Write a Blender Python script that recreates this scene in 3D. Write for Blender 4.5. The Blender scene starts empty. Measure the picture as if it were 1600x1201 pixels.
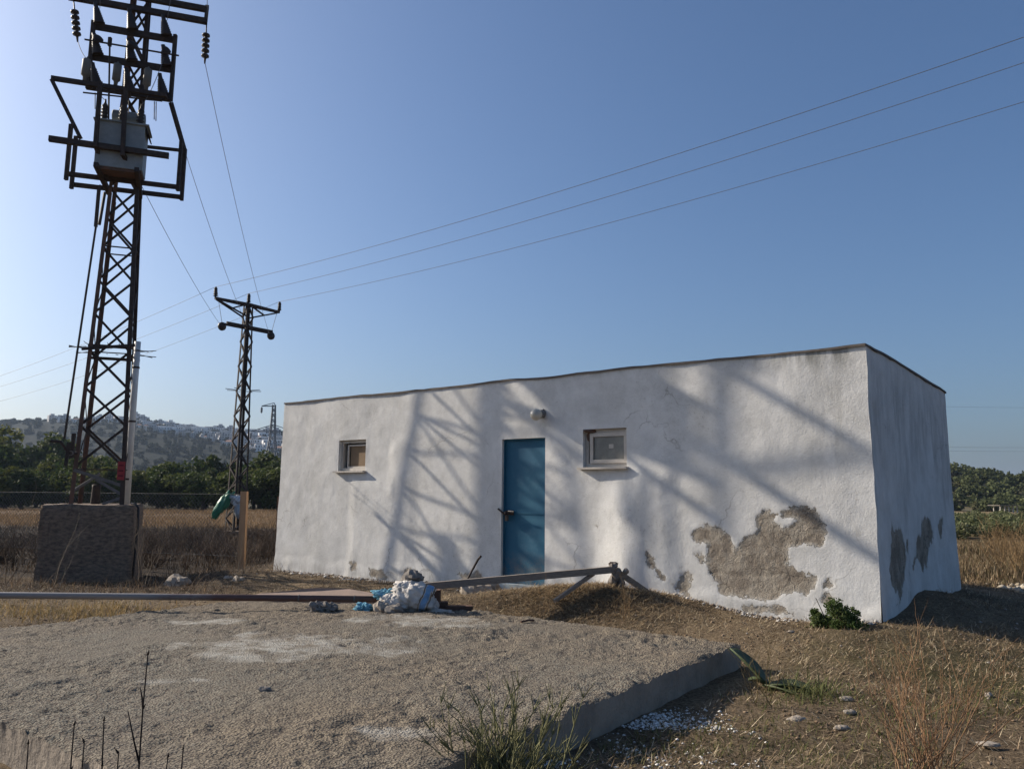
import bpy, math, random
import numpy as np
from mathutils import Vector, Matrix
random.seed(7); RNG = np.random.default_rng(7)
scene = bpy.context.scene
COL = scene.collection
rad = math.radians
# ------------------------------------------------------------------ camera, sky, sun, exposure
EYE = np.array([0, 0, 1.3]); PITCH = rad(8.06); ROLL = rad(.6)
cam = bpy.data.cameras.new('camera'); cam.sensor_width = 36; cam.sensor_fit = 'HORIZONTAL'
cam.lens = 36*1260/1600; cam.clip_start = .05; cam.clip_end = 6000
camo = bpy.data.objects.new('camera', cam); COL.objects.link(camo); scene.camera = camo
fw = Vector((0, math.cos(PITCH), math.sin(PITCH))); wu = Vector((0, -math.sin(PITCH), math.cos(PITCH))); wr = Vector((1, 0, 0))
cr = wr*math.cos(ROLL)+wu*math.sin(ROLL); cu = wu*math.cos(ROLL)-wr*math.sin(ROLL)
m = Matrix((cr, cu, -fw)).transposed().to_4x4(); m.translation = Vector(EYE); camo.matrix_world = m

SUN_EL = rad(27.6); SUN_AZ = (-.922, .387)           # where the sun stands, seen from the ground
world = bpy.data.worlds.new('World'); scene.world = world; world.use_nodes = True
wn = world.node_tree; bg = wn.nodes['Background']
sky = wn.nodes.new('ShaderNodeTexSky'); sky.sky_type = 'NISHITA'; sky.sun_disc = False
sky.sun_elevation = SUN_EL; sky.sun_rotation = math.atan2(SUN_AZ[0], SUN_AZ[1])
sky.air_density = 1.0; sky.dust_density = 3.1; sky.ozone_density = 6.0; sky.altitude = 0
hs_ = wn.nodes.new('ShaderNodeHueSaturation'); hs_.inputs['Saturation'].default_value = 1.04
wn.links.new(sky.outputs[0], hs_.inputs['Color']); wn.links.new(hs_.outputs[0], bg.inputs[0]); bg.inputs[1].default_value = .088
sl = bpy.data.lights.new('sun', 'SUN'); sl.energy = 4.7; sl.angle = rad(.53); sl.color = (1, .89, .745)
so = bpy.data.objects.new('sun', sl); COL.objects.link(so)
sd = Vector((SUN_AZ[0]*math.cos(SUN_EL), SUN_AZ[1]*math.cos(SUN_EL), math.sin(SUN_EL)))
so.rotation_euler = sd.to_track_quat('Z', 'Y').to_euler(); so.location = (-30, 10, 30)
vs = scene.view_settings; vs.view_transform = 'Standard'; vs.look = 'None'; vs.gamma = 1; vs.exposure = .56; vs.use_curve_mapping = False
scene.cycles.max_bounces = 6; scene.cycles.volume_bounces = 0; scene.cycles.transparent_max_bounces = 8

# ------------------------------------------------------------------ helpers: noise
def _hash(ix, iy, s):
    h = (ix.astype(np.int64)*374761393 + iy.astype(np.int64)*668265263 + s*982451653) & 0x7fffffff
    h = ((h ^ (h >> 13))*1274126177) & 0x7fffffff
    return ((h ^ (h >> 16)) & 0xffff)/65535.
def vn(x, y, s=0):
    x = np.asarray(x, float); y = np.asarray(y, float)
    ix = np.floor(x); iy = np.floor(y); fx = x-ix; fy = y-iy
    fx = fx*fx*fx*(fx*(fx*6-15)+10); fy = fy*fy*fy*(fy*(fy*6-15)+10)
    a = _hash(ix, iy, s); b = _hash(ix+1, iy, s); c = _hash(ix, iy+1, s); d = _hash(ix+1, iy+1, s)
    return ((a*(1-fx)+b*fx)*(1-fy)+(c*(1-fx)+d*fx)*fy)*2-1
def fbm(x, y, s=0, o=4, g=.5):
    t = 0; a = 1
    for k in range(o):
        t = t+a*vn(x*2**k+17*k, y*2**k-11*k, s+k); a *= g
    return t
def sstep(a, b, x):
    t = np.clip((np.asarray(x, float)-a)/(b-a), 0, 1); return t*t*(3-2*t)
def sdist(px, py, poly):
    """signed distance to a polygon, positive inside"""
    px = np.asarray(px); py = np.asarray(py); d = np.full(px.shape, 1e9); ins = np.zeros(px.shape, bool)
    n = len(poly)
    for i in range(n):
        ax, ay = poly[i]; bx, by = poly[(i+1) % n]
        ex, ey = bx-ax, by-ay; wx, wy = px-ax, py-ay
        t = np.clip((wx*ex+wy*ey)/(ex*ex+ey*ey+1e-12), 0, 1)
        d = np.minimum(d, np.hypot(wx-ex*t, wy-ey*t))
        c = ((ay > py) != (by > py)) & (px < (bx-ax)*(py-ay)/(by-ay+1e-12)+ax)
        ins ^= c
    return np.where(ins, d, -d)

# ------------------------------------------------------------------ helpers: materials
def N(nt, t, **kw):
    n = nt.nodes.new(t)
    for k, v in kw.items(): setattr(n, k, v)
    return n
def mix(nt, fac, a, b, blend='MIX'):
    n = N(nt, 'ShaderNodeMix', data_type='RGBA', blend_type=blend)
    for i, v in ((0, fac), (6, a), (7, b)):
        if hasattr(v, 'node'): nt.links.new(v, n.inputs[i])
        else: n.inputs[i].default_value = v if i == 0 else (*v, 1)
    return n.outputs[2]
def noise(nt, scale, detail=4, rough=.6, vec=None, dist=0):
    n = N(nt, 'ShaderNodeTexNoise'); n.inputs['Scale'].default_value = scale; n.inputs['Detail'].default_value = detail
    n.inputs['Roughness'].default_value = rough; n.inputs['Distortion'].default_value = dist
    if vec: nt.links.new(vec, n.inputs['Vector'])
    return n.outputs[0]
def ramp(nt, v, a, b, lo=0., hi=1.):
    n = N(nt, 'ShaderNodeMapRange'); n.clamp = True
    nt.links.new(v, n.inputs[0])
    for i, q in ((1, a), (2, b), (3, lo), (4, hi)): n.inputs[i].default_value = q
    return n.outputs[0]
def math_(nt, op, a, b=0.):
    n = N(nt, 'ShaderNodeMath', operation=op)
    for i, v in ((0, a), (1, b)):
        if hasattr(v, 'node'): nt.links.new(v, n.inputs[i])
        else: n.inputs[i].default_value = v
    return n.outputs[0]
def bump(nt, h, strength, dist, normal=None):
    n = N(nt, 'ShaderNodeBump'); n.inputs['Strength'].default_value = strength; n.inputs['Distance'].default_value = dist
    nt.links.new(h, n.inputs['Height'])
    if normal: nt.links.new(normal, n.inputs['Normal'])
    return n.outputs[0]
def newmat(name, rough=.85, spec=.3):
    M = bpy.data.materials.new(name); M.use_nodes = True; nt = M.node_tree; b = nt.nodes['Principled BSDF']
    b.inputs['Roughness'].default_value = rough; b.inputs['Specular IOR Level'].default_value = spec
    return M, nt, b
def opos(nt): return N(nt, 'ShaderNodeTexCoord').outputs['Object']
def simple(name, c1, c2=None, scale=8, rough=.85, metal=0, bs=.3, bd=.004, bscale=None, spec=.3, stretch=None):
    M, nt, b = newmat(name, rough, spec); b.inputs['Metallic'].default_value = metal
    v = opos(nt)
    if stretch:
        mp = N(nt, 'ShaderNodeMapping'); nt.links.new(v, mp.inputs[0]); mp.inputs['Scale'].default_value = stretch; v = mp.outputs[0]
    f = ramp(nt, noise(nt, scale, 5, .65, v), .35, .65)
    nt.links.new(mix(nt, f, c1, c2 or tuple(q*.75 for q in c1)), b.inputs['Base Color'])
    if bs: nt.links.new(bump(nt, noise(nt, bscale or scale*4, 5, .65, v), bs, bd), b.inputs['Normal'])
    return M
def attrmat(name, transl=.0, rough=.9, attr='col', var=0):
    """base colour from a per-vertex colour that belongs to the leaf or straw itself"""
    M, nt, b = newmat(name, rough, .15)
    a = N(nt, 'ShaderNodeAttribute'); a.attribute_name = attr; c = a.outputs['Color']
    if var: c = mix(nt, ramp(nt, noise(nt, var, 4), .3, .7), c, (.6, .6, .6), 'MULTIPLY')
    nt.links.new(c, b.inputs['Base Color'])
    if transl:
        t = N(nt, 'ShaderNodeBsdfTranslucent'); nt.links.new(c, t.inputs[0])
        mx = N(nt, 'ShaderNodeMixShader'); mx.inputs[0].default_value = transl
        nt.links.new(b.outputs[0], mx.inputs[1]); nt.links.new(t.outputs[0], mx.inputs[2])
        nt.links.new(mx.outputs[0], nt.nodes['Material Output'].inputs[0])
    return M

# ------------------------------------------------------------------ helpers: meshes
ORG = {}
def tag(o, label=None, cat=None, group=None, kind=None):
    if label: o['label'] = label
    if cat: o['category'] = cat
    if group: o['group'] = group
    if kind: o['kind'] = kind
    return o
def thing(name, label, cat, loc, group=None):
    o = bpy.data.objects.new(name, None); o.empty_display_size = .2; COL.objects.link(o); o.location = loc
    ORG[o] = np.array(loc, float); return tag(o, label, cat, group)
def link_mesh(name, me, mats, parent=None, org=None):
    for q in (mats if isinstance(mats, (list, tuple)) else [mats]): me.materials.append(q)
    o = bpy.data.objects.new(name, me); COL.objects.link(o)
    if parent: o.parent = parent; ORG[o] = ORG[parent]
    else: o.location = org; ORG[o] = np.array(org, float)
    return o
def fast_mesh(name, V, F, mats, parent=None, smooth=False, attrs=None, org=None, mi=None):
    """V (n,3) world coordinates; F (m,k) array of equal polygons"""
    V = np.asarray(V, float); F = np.asarray(F, np.int32)
    if parent is not None: org = ORG[parent]
    elif org is None: org = np.array([V[:, 0].mean(), V[:, 1].mean(), V[:, 2].min()])
    me = bpy.data.meshes.new(name); me.vertices.add(len(V)); me.vertices.foreach_set('co', (V-org).astype(np.float32).ravel())
    k = F.shape[1]; me.loops.add(F.size); me.loops.foreach_set('vertex_index', F.ravel())
    me.polygons.add(len(F)); me.polygons.foreach_set('loop_start', np.arange(0, F.size, k, dtype=np.int32))
    me.polygons.foreach_set('loop_total', np.full(len(F), k, np.int32))
    me.update(calc_edges=True)
    if smooth: me.polygons.foreach_set('use_smooth', np.ones(len(F), bool))
    if mi is not None: me.polygons.foreach_set('material_index', np.asarray(mi, np.int32))
    for a, d in (attrs or {}).items():
        d = np.asarray(d, np.float32)
        if d.ndim == 1: me.attributes.new(a, 'FLOAT', 'POINT').data.foreach_set('value', d)
        else:
            at = me.attributes.new(a, 'FLOAT_COLOR', 'POINT')
            at.data.foreach_set('color', np.c_[d, np.ones(len(d))].astype(np.float32).ravel())
    return link_mesh(name, me, mats, parent, org)
class MB:
    def __init__(s): s.v = []; s.f = []; s.m = []; s.mat = 0
    def add(s, V, F):
        k = len(s.v); s.v += [tuple(map(float, q)) for q in V]; s.f += [tuple(i+k for i in f) for f in F]; s.m += [s.mat]*len(F); return s
    def frame(s, c, x, y, z):
        """box: centre and three half vectors"""
        c, x, y, z = map(np.array, (c, x, y, z))
        V = [c+x*i+y*j+z*k for k in (-1, 1) for j in (-1, 1) for i in (-1, 1)]
        return s.add(V, [(0, 2, 3, 1), (4, 5, 7, 6), (0, 1, 5, 4), (2, 6, 7, 3), (0, 4, 6, 2), (1, 3, 7, 5)])
    def box(s, lo, hi):
        lo = np.array(lo, float); hi = np.array(hi, float); h = (hi-lo)/2
        return s.frame((lo+hi)/2, (h[0], 0, 0), (0, h[1], 0), (0, 0, h[2]))
    def bar(s, p, q, w, h, up=(0, 0, 1)):
        p = np.array(p, float); q = np.array(q, float); d = q-p; L = np.linalg.norm(d); d /= L
        u = np.array(up, float); u = u-d*(u@d)
        if np.linalg.norm(u) < 1e-3: u = np.array([1., 0, 0]); u = u-d*(u@d)
        u /= np.linalg.norm(u); r = np.cross(d, u)
        return s.frame((p+q)/2, d*L/2, r*w/2, u*h/2)
    def angle(s, p, q, w, t, e1, e2):
        """L profile: flanges along e1 and e2 from the line p-q"""
        p = np.array(p, float); q = np.array(q, float); e1 = np.array(e1, float); e2 = np.array(e2, float); d = (q-p)/2
        s.frame((p+q)/2+e1*w/2, d, e1*w/2, e2*t/2); s.frame((p+q)/2+e2*(w/2+t/2), d, e2*(w/2-t/2), e1*t/2); return s
    def tube(s, pts, r, n=6, cap=True):
        pts = [np.array(p, float) for p in pts]; rr = r if isinstance(r, (list, tuple)) else [r]*len(pts)
        V = []; up = np.array([.13, .31, .94])
        for i, p in enumerate(pts):
            d = pts[min(i+1, len(pts)-1)]-pts[max(i-1, 0)]; d /= np.linalg.norm(d)+1e-12
            x = np.cross(d, up)
            if np.linalg.norm(x) < .05: x = np.cross(d, (1, 0, 0))
            x /= np.linalg.norm(x); y = np.cross(d, x); up = np.cross(x, d)
            V += [p+(x*math.cos(2*math.pi*k/n)+y*math.sin(2*math.pi*k/n))*rr[i] for k in range(n)]
        F = [(i*n+k, i*n+(k+1) % n, (i+1)*n+(k+1) % n, (i+1)*n+k) for i in range(len(pts)-1) for k in range(n)]
        if cap: F += [tuple(range(n))[::-1], tuple((len(pts)-1)*n+k for k in range(n))]
        return s.add(V, F)
    def lathe(s, c, prof, n=12, axis=(0, 0, 1)):
        """prof: (radius, distance along the axis)"""
        c = np.array(c, float); ax = np.array(axis, float); ax /= np.linalg.norm(ax)
        return s.tube([c+ax*(z+1e-5*i) for i, (r, z) in enumerate(prof)], [max(r, 1e-4) for r, z in prof], n)
    def blob(s, c, r, seed=0, amp=.25, n=14, fr=1.6):
        """irregular lump"""
        V = []; F = []; c = np.array(c, float); r = np.array(r, float)*np.ones(3); m_ = n//2
        for j in range(m_+1):
            for i in range(n):
                t = math.pi*j/m_; p = 2*math.pi*i/n
                d = np.array([math.sin(t)*math.cos(p), math.sin(t)*math.sin(p), math.cos(t)])
                q = 1+amp*float(fbm(d[0]*fr+d[2]*.7+9, d[1]*fr-d[2]*.9*fr+4, seed, 3))
                V.append(c+d*r*q)
        for j in range(m_):
            for i in range(n): F.append((j*n+i, j*n+(i+1) % n, (j+1)*n+(i+1) % n, (j+1)*n+i))
        return s.add(V, F)
    def build(s, name, mats, parent=None, smooth=False):
        V = np.array(s.v); org = ORG[parent] if parent is not None else np.array([V[:, 0].mean(), V[:, 1].mean(), V[:, 2].min()])
        me = bpy.data.meshes.new(name); me.from_pydata([tuple(q) for q in V-org], [], s.f)
        if smooth: me.polygons.foreach_set('use_smooth', np.ones(len(s.f), bool))
        if any(s.m): me.polygons.foreach_set('material_index', np.array(s.m, np.int32))
        me.update(); return link_mesh(name, me, mats, parent, org)
def copy_tree(o, parent=None):
    c = o.copy(); COL.objects.link(c)
    if parent: c.parent = parent
    for ch in list(o.children): copy_tree(ch, c)
    return c
def grid_faces(nx, ny, skip=None):
    i, j = np.meshgrid(np.arange(nx-1), np.arange(ny-1), indexing='ij'); a = (i*ny+j).ravel()
    F = np.c_[a, a+ny, a+ny+1, a+1]
    return F if skip is None else F[~skip.ravel()]
def blades(P, H, W, az, lean, bend, col):
    """curved grass blades: five vertices and three triangles each, all arrays of n"""
    n = len(P); d = np.c_[np.cos(az), np.sin(az), np.zeros(n)]; sdv = np.c_[-np.sin(az), np.cos(az), np.zeros(n)]
    def at(t):
        a = lean+bend*t; return P+(d*np.sin(a)[:, None]+np.array([0, 0, 1])*np.cos(a)[:, None])*(H*t)[:, None]
    w = (W/2)[:, None]; m_ = at(.55)
    V = np.stack([P-sdv*w, P+sdv*w, m_-sdv*w*.7, m_+sdv*w*.7, at(1.)], 1).reshape(-1, 3)
    k = (np.arange(n)*5)[:, None]
    F = np.concatenate([k+[0, 1, 3], k+[0, 3, 2], k+[2, 3, 4]], 0)
    return V, F, np.repeat(col, 5, 0)
def pick(n, cols, var=.15):
    c = np.array(cols)[RNG.integers(0, len(cols), n)]; return np.clip(c*(1+var*RNG.standard_normal((n, 1))), .004, 1)

# ------------------------------------------------------------------ the pump house frame
HL = np.array([-3.85, 13.59, 0]); HC = np.array([3.53, 7.92, 0])
HU = (HC-HL)/np.linalg.norm(HC-HL); HV = np.array([-HU[1], HU[0], 0]); HLEN = 9.307; HDEP = 4.252; HT = 2.85
Z = np.array([0, 0, 1.])
def W(s, h, o=0): return HL+HU*s+Z*h-HV*o             # long wall: along, up, out
def W2(t, h, o=0): return HC+HV*t+Z*h+HU*o            # short wall: along, up, out
# ------------------------------------------------------------------ the slab frame
SF = np.array([-.80, 2.80]); SE1 = np.array([.575, .818]); SE2 = np.array([-.785, .62]); SLW, SLD, SZ = 4.53, 5.1, .21

def gz(x, y):
    x = np.asarray(x, float); y = np.asarray(y, float)
    s = (x-HL[0])*HU[0]+(y-HL[1])*HU[1]; n = -((x-HL[0])*HV[0]+(y-HL[1])*HV[1])
    near = sstep(2.2, .2, n)*sstep(-2.5, .5, s)*sstep(11.5, 9.2, s)
    z = near*(.10+.05*np.exp(-((s-4.6)/1.3)**2)+.06*np.exp(-((s-7.6)/1.3)**2))
    t = -n                                                # along the short wall
    z += .15*np.exp(-((t-1.95)/.75)**2-((s-HLEN)/.55)**2)*(s > 8.5)+.1*np.exp(-((t-1.)/1.8)**2-((s-9.6)/1.0)**2)
    z += .24*np.exp(-((x-.85)/.95)**2-((y-8.95)/.5)**2)    # earth heap under the beam
    z += .16*np.exp(-((x+.5)/1.0)**2-((y-9.2)/.45)**2)
    z += -.08*sstep(-4.5, -6.5, x)*sstep(11, 13.5, y)*sstep(40, 25, y)
    r = np.hypot(x, y-6); a = sstep(60, 10, r)
    z += a*(.03*fbm(x*.7, y*.7, 3, 3)+.012*fbm(x*4, y*4, 5, 3))+(1-a)*.10*fbm(x*.08, y*.08, 8, 3)
    z += -.25*sstep(3.0, .5, y)*sstep(3, 0, np.abs(x))
    return z

# ------------------------------------------------------------------ ground colours (what grows or lies there, plus painted shade by the thicket)
def gcol(x, y):
    n1 = fbm(x*.9, y*.9, 21, 4)*.5+.5; n2 = fbm(x*5, y*5, 22, 4)*.5+.5; n3 = fbm(x*.25, y*.25, 29, 3)*.5+.5
    c = np.zeros(x.shape+(3,)); base = np.array([.24, .182, .118]); dark = np.array([.14, .104, .068]); straw = np.array([.34, .262, .165])
    c[:] = base; c = c+(dark-base)*np.clip(1.5*n1-.4, 0, 1)[..., None]; c = c+(straw-c)*np.clip(1.6*n2-.9, 0, .7)[..., None]
    green = np.array([.085, .085, .035]); g = sstep(.35, .75, n3+.25*(n1-.5))*sstep(.5, 1.5, x)*sstep(8.4, 6, y)*sstep(14, 8, np.hypot(x, y))
    c = c+(green-c)*(.75*g)[..., None]
    thick = np.maximum(sstep(12.5, 14, y)*sstep(36, 33, y)*sstep(-3.5, -5, x), .75*sstep(10.2, 11.2, y+.5*n1)*sstep(36, 33, y)*sstep(-2.6, -4.2, x+.8*n2))
    c = c+(np.array([.038, .028, .022])-c)*(.92*thick)[..., None]  # shade of the bushes painted into the ground colour here
    gold = sstep(34, 36, y)*sstep(72, 66, y)*sstep(0, -6, x)
    c = c+(np.array([.215, .145, .085])*(.85+.3*n1[..., None])-c)*gold[..., None]
    far = sstep(66, 74, y); c = c+(np.array([.10, .085, .05])-c)*(far*sstep(5, -5, x))[..., None]
    fr = sstep(22, 30, y)*sstep(0, 8, x); c = c+(np.array([.24, .185, .10])*(.8+.4*n1[..., None])-c)*fr[..., None]
    return c
def axis(lo, hi, st, far, k=34):
    g = np.geomspace(st, far, k); return np.r_[lo-g[::-1], np.arange(lo, hi+st/2, st), hi+g]
def build_ground():
    xs = axis(-8.5, 8.5, .055, 3500); ys = axis(1.4, 13.5, .055, 4000)
    X, Y = np.meshgrid(xs, ys, indexing='ij'); V = np.c_[X.ravel(), Y.ravel(), gz(X, Y).ravel()]
    M, nt, b = newmat('dry_ground', .95, .1)
    a = N(nt, 'ShaderNodeAttribute'); a.attribute_name = 'col'; P = N(nt, 'ShaderNodeNewGeometry').outputs['Position']
    f = ramp(nt, noise(nt, 38, 7, .78, P), .38, .62); c = mix(nt, f, a.outputs['Color'], (.30, .28, .26), 'MULTIPLY')
    f2 = ramp(nt, noise(nt, 160, 3, .6, P), .62, .72); c = mix(nt, math_(nt, 'MULTIPLY', f2, .6), c, (.36, .28, .19))
    nt.links.new(c, b.inputs['Base Color'])
    nt.links.new(bump(nt, noise(nt, 45, 8, .72, P), .9, .03), b.inputs['Normal'])
    o = fast_mesh('ground', V, grid_faces(len(xs), len(ys)), M, smooth=True, attrs={'col': gcol(X, Y).reshape(-1, 3)}, org=(0, 0, 0))
    tag(o, kind='structure')
build_ground()

# ------------------------------------------------------------------ hills
def ridge_left(x):
    xs = [-1500, -900, -571, -529, -493, -464, -421, -393, -357, -257, -143, 0, 150, 400]
    zs = [40, 68, 77, 79, 80, 80, 80, 77, 71, 68, 56, 36, 12, 0]
    return np.interp(x, xs, zs)
def hill_z(x, y):
    return ridge_left(x*900/np.maximum(y, 300))*sstep(250, 900, y)*sstep(1900, 950, y)+.8*fbm(x*.02, y*.02, 41, 4)*sstep(300, 500, y)-1.5
def build_hill():
    xs = np.linspace(-1500, 420, 240); ys = np.linspace(240, 1500, 160)
    X, Y = np.meshgrid(xs, ys, indexing='ij'); V = np.c_[X.ravel(), Y.ravel(), hill_z(X, Y).ravel()]
    M, nt, b = newmat('scrub_hillside', .95, .1); P = N(nt, 'ShaderNodeNewGeometry').outputs['Position']
    mp = N(nt, 'ShaderNodeMapping'); nt.links.new(P, mp.inputs[0]); mp.inputs['Scale'].default_value = (.05, .02, .12)
    f = ramp(nt, noise(nt, 1.6, 8, .75, mp.outputs[0]), .42, .62); f2 = ramp(nt, noise(nt, .35, 6, .7, P), .4, .6)
    c = mix(nt, f, (.010, .015, .010), (.017, .020, .016)); c = mix(nt, math_(nt, 'MULTIPLY', f2, .6), c, (.013, .018, .011))
    nt.links.new(c, b.inputs['Base Color']); nt.links.new(bump(nt, noise(nt, .3, 6, .7, P), 1, 3), b.inputs['Normal'])
    tag(fast_mesh('hill', V, grid_faces(len(xs), len(ys)), M, smooth=True, org=(0, 0, 0)), kind='structure')
build_hill()
def rhill_z(x, y):
    q = x/np.maximum(y, 60)
    return np.interp(q, [-.2, .2, .45, .54, .635, .8, 1.2, 2], [0, 9, 11.5, 9.6, 7.2, 5, 3, 2])*sstep(120, 205, y)*sstep(420, 240, y)-.3+.25*fbm(x*.05, y*.05, 51, 3)
def build_rhill():
    xs = np.linspace(-20, 420, 120); ys = np.linspace(110, 420, 90); X, Y = np.meshgrid(xs, ys, indexing='ij')
    M = simple('bushy_hillside', (.075, .07, .035), (.14, .115, .065), .25, .95, bs=0)
    tag(fast_mesh('hill', np.c_[X.ravel(), Y.ravel(), rhill_z(X, Y).ravel()], grid_faces(len(xs), len(ys)), M, smooth=True, org=(0, 0, 0)), kind='structure')
build_rhill()

# ------------------------------------------------------------------ materials for the built things
PATCH = [[(7.37, .96), (7.5, 1.03), (7.7, 1.03), (7.83, .92), (7.89, .80), (7.93, .84), (7.97, .91), (8.14, 1.02), (8.12, 1.15), (8.22, 1.21), (8.36, 1.17), (8.29, 1.09), (8.42, 1.01),
          (8.52, 1.08), (8.55, 1.12), (8.38, 1.15), (8.43, 1.22), (8.53, 1.26), (8.63, 1.29), (8.75, 1.23), (8.84, 1.07), (8.8, .88), (8.64, .84), (8.48, .84), (8.44, .67), (8.54, .61), (8.74, .56),
          (8.7, .44), (8.61, .36), (8.5, .39), (8.36, .38), (8.26, .31), (8.13, .28), (7.88, .31), (7.71, .35), (7.6, .49), (7.55, .66), (7.57, .83), (7.42, .86)],
         [(6.85, .70), (6.92, .66), (6.97, .54), (7.1, .44), (7.05, .43), (6.94, .52), (6.86, .56)], [(7.03, .44), (7.2, .38), (7.30, .54), (7.36, .55), (7.40, .44), (7.33, .33), (7.35, .23), (7.22, .31)],
         [(8.78, .52), (8.84, .54), (8.86, .46), (8.80, .46)], [(8.80, .40), (8.88, .37), (8.88, .28), (8.80, .32)], [(6.13, 1.0), (6.22, 1.02), (6.2, .94)],
         [(1.78, .33), (1.95, .36), (2.0, .26), (1.85, .22)], [(7.43, .70), (7.55, .72), (7.55, .62), (7.47, .63)], [(2.25, .24), (2.5, .27), (2.62, .15), (2.3, .13)], [(2.9, .26), (3.1, .30), (3.3, .22), (3.0, .16)], [(3.95, .28), (4.3, .33), (4.55, .22), (4.1, .18)], [(7.9, .22), (8.4, .25), (8.5, .17), (8.0, .16)]]
PATCH2 = [[(.66, 1.02), (1.0, 1.03), (1.32, .85), (1.21, .65), (.97, .50), (.75, .26), (.62, .42), (.38, .46), (.35, .64), (.54, .88)],
          [(1.60, .70), (1.72, .84), (2.11, .91), (2.20, 1.08), (2.66, 1.13), (2.75, .92), (2.5, .73), (2.25, .60), (2.05, .55), (1.8, .62), (1.52, .60)],
          [(3.07, 1.03), (3.44, 1.09), (3.30, .87), (3.17, .92)], [(.25, .38), (.34, .40), (.30, .3)]]
def mixv(nt, P):
    n = N(nt, 'ShaderNodeTexNoise'); n.inputs['Scale'].default_value = 6; n.inputs['Detail'].default_value = 4; nt.links.new(P, n.inputs['Vector'])
    a = N(nt, 'ShaderNodeVectorMath', operation='MULTIPLY_ADD'); nt.links.new(n.outputs[1], a.inputs[0]); a.inputs[1].default_value = (.22, .22, .22); nt.links.new(P, a.inputs[2]); return a.outputs[0]
def wall_material():
    M, nt, b = newmat('whitewashed_plaster', .92, .15); P = N(nt, 'ShaderNodeNewGeometry').outputs['Position']
    a = N(nt, 'ShaderNodeAttribute'); a.attribute_name = 'bare'; d = N(nt, 'ShaderNodeAttribute'); d.attribute_name = 'grime'
    ed = math_(nt, 'ADD', a.outputs['Fac'], math_(nt, 'MULTIPLY', math_(nt, 'SUBTRACT', noise(nt, 22, 6, .7, P), .5), .13))
    f = ramp(nt, ed, -.003, .003)
    mp = N(nt, 'ShaderNodeMapping'); nt.links.new(P, mp.inputs[0]); mp.inputs['Scale'].default_value = (1, 1, .22)
    w = mix(nt, ramp(nt, noise(nt, 2.2, 8, .72, P), .36, .66), (.655, .65, .63), (.50, .495, .475))
    w = mix(nt, ramp(nt, noise(nt, 7, 8, .78, mp.outputs[0]), .58, .76, 0, .45), w, (.44, .42, .39))
    cl = ramp(nt, noise(nt, 1.1, 4, .6, P), .45, .65, .15, 1)
    w = mix(nt, math_(nt, 'MULTIPLY', cl, ramp(nt, noise(nt, 34, 6, .82, P), .57, .66, 0, .85)), w, (.30, .28, .245))
    vc = N(nt, 'ShaderNodeTexVoronoi', feature='DISTANCE_TO_EDGE'); vc.inputs['Scale'].default_value = .8; nt.links.new(mixv(nt, P), vc.inputs['Vector'])
    w = mix(nt, math_(nt, 'MULTIPLY', ramp(nt, vc.outputs[0], .0, .006, .6, 0), ramp(nt, noise(nt, .8, 4, .6, P), .50, .58)), w, (.20, .18, .155))
    w = mix(nt, math_(nt, 'MULTIPLY', ramp(nt, ed, -.035, -.004), ramp(nt, noise(nt, 14, 6, .75, P), .45, .6, 0, .8)), w, (.40, .375, .335))
    w = mix(nt, math_(nt, 'MULTIPLY', d.outputs['Fac'], ramp(nt, noise(nt, 6, 6, .7, mp.outputs[0]), .42, .62)), w, (.25, .25, .235))
    mo = mix(nt, ramp(nt, noise(nt, 4.5, 6, .6, P), .44, .56), (.235, .20, .16), (.34, .30, .245))
    mo = mix(nt, ramp(nt, noise(nt, 60, 4, .7, P), .5, .75), mo, (.15, .13, .11))
    v2 = N(nt, 'ShaderNodeTexVoronoi', feature='DISTANCE_TO_EDGE'); v2.inputs['Scale'].default_value = 3.2; nt.links.new(mixv(nt, P), v2.inputs['Vector'])
    mo = mix(nt, math_(nt, 'MULTIPLY', ramp(nt, v2.outputs[0], .0, .03, .8, 0), ramp(nt, noise(nt, 3, 4, .6, P), .42, .52)), mo, (.09, .075, .06))
    mo = mix(nt, math_(nt, 'MULTIPLY', ramp(nt, ed, .045, .01), ramp(nt, noise(nt, 11, 5, .7, P), .40, .55, 0, .8)), mo, (.43, .40, .35))
    nt.links.new(mix(nt, f, w, mo), b.inputs['Base Color'])
    n1 = bump(nt, noise(nt, 9, 9, .68, P), .32, .014); n2 = bump(nt, noise(nt, 45, 6, .7, P), .55, .006, n1)
    vo = N(nt, 'ShaderNodeTexVoronoi', feature='DISTANCE_TO_EDGE'); vo.inputs['Scale'].default_value = 6; nt.links.new(mixv(nt, P), vo.inputs['Vector'])
    ck = ramp(nt, vo.outputs[0], 0, .05); n2 = bump(nt, math_(nt, 'MULTIPLY', ck, f), .35, .008, n2); n2 = bump(nt, math_(nt, 'MULTIPLY', noise(nt, 26, 7, .75, P), f), .9, .02, n2)
    inv = math_(nt, 'SUBTRACT', 1., f); n3 = bump(nt, inv, .5, .004, n2)
    nt.links.new(n3, b.inputs['Normal']); return M
MW = wall_material()
steel = simple('dark_weathered_steel', (.030, .025, .024), (.062, .043, .034), 14, .75, bs=.25, bd=.003)
rust = simple('rusty_painted_steel', (.085, .060, .050), (.15, .080, .055), 9, .8, bs=.3, bd=.003)
galv = simple('grey_galvanised_steel', (.16, .155, .15), (.11, .105, .10), 12, .6, metal=.3)
tankm = simple('grey_blue_tank_paint', (.26, .285, .29), (.20, .22, .225), 7, .55, bs=.1, spec=.4)
porc = simple('brown_glazed_porcelain', (.035, .027, .025), (.05, .038, .032), 6, .5, bs=0, spec=.3)
greyins = simple('grey_polymer', (.16, .15, .13), (.12, .115, .10), 8, .6, bs=.1)
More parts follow.
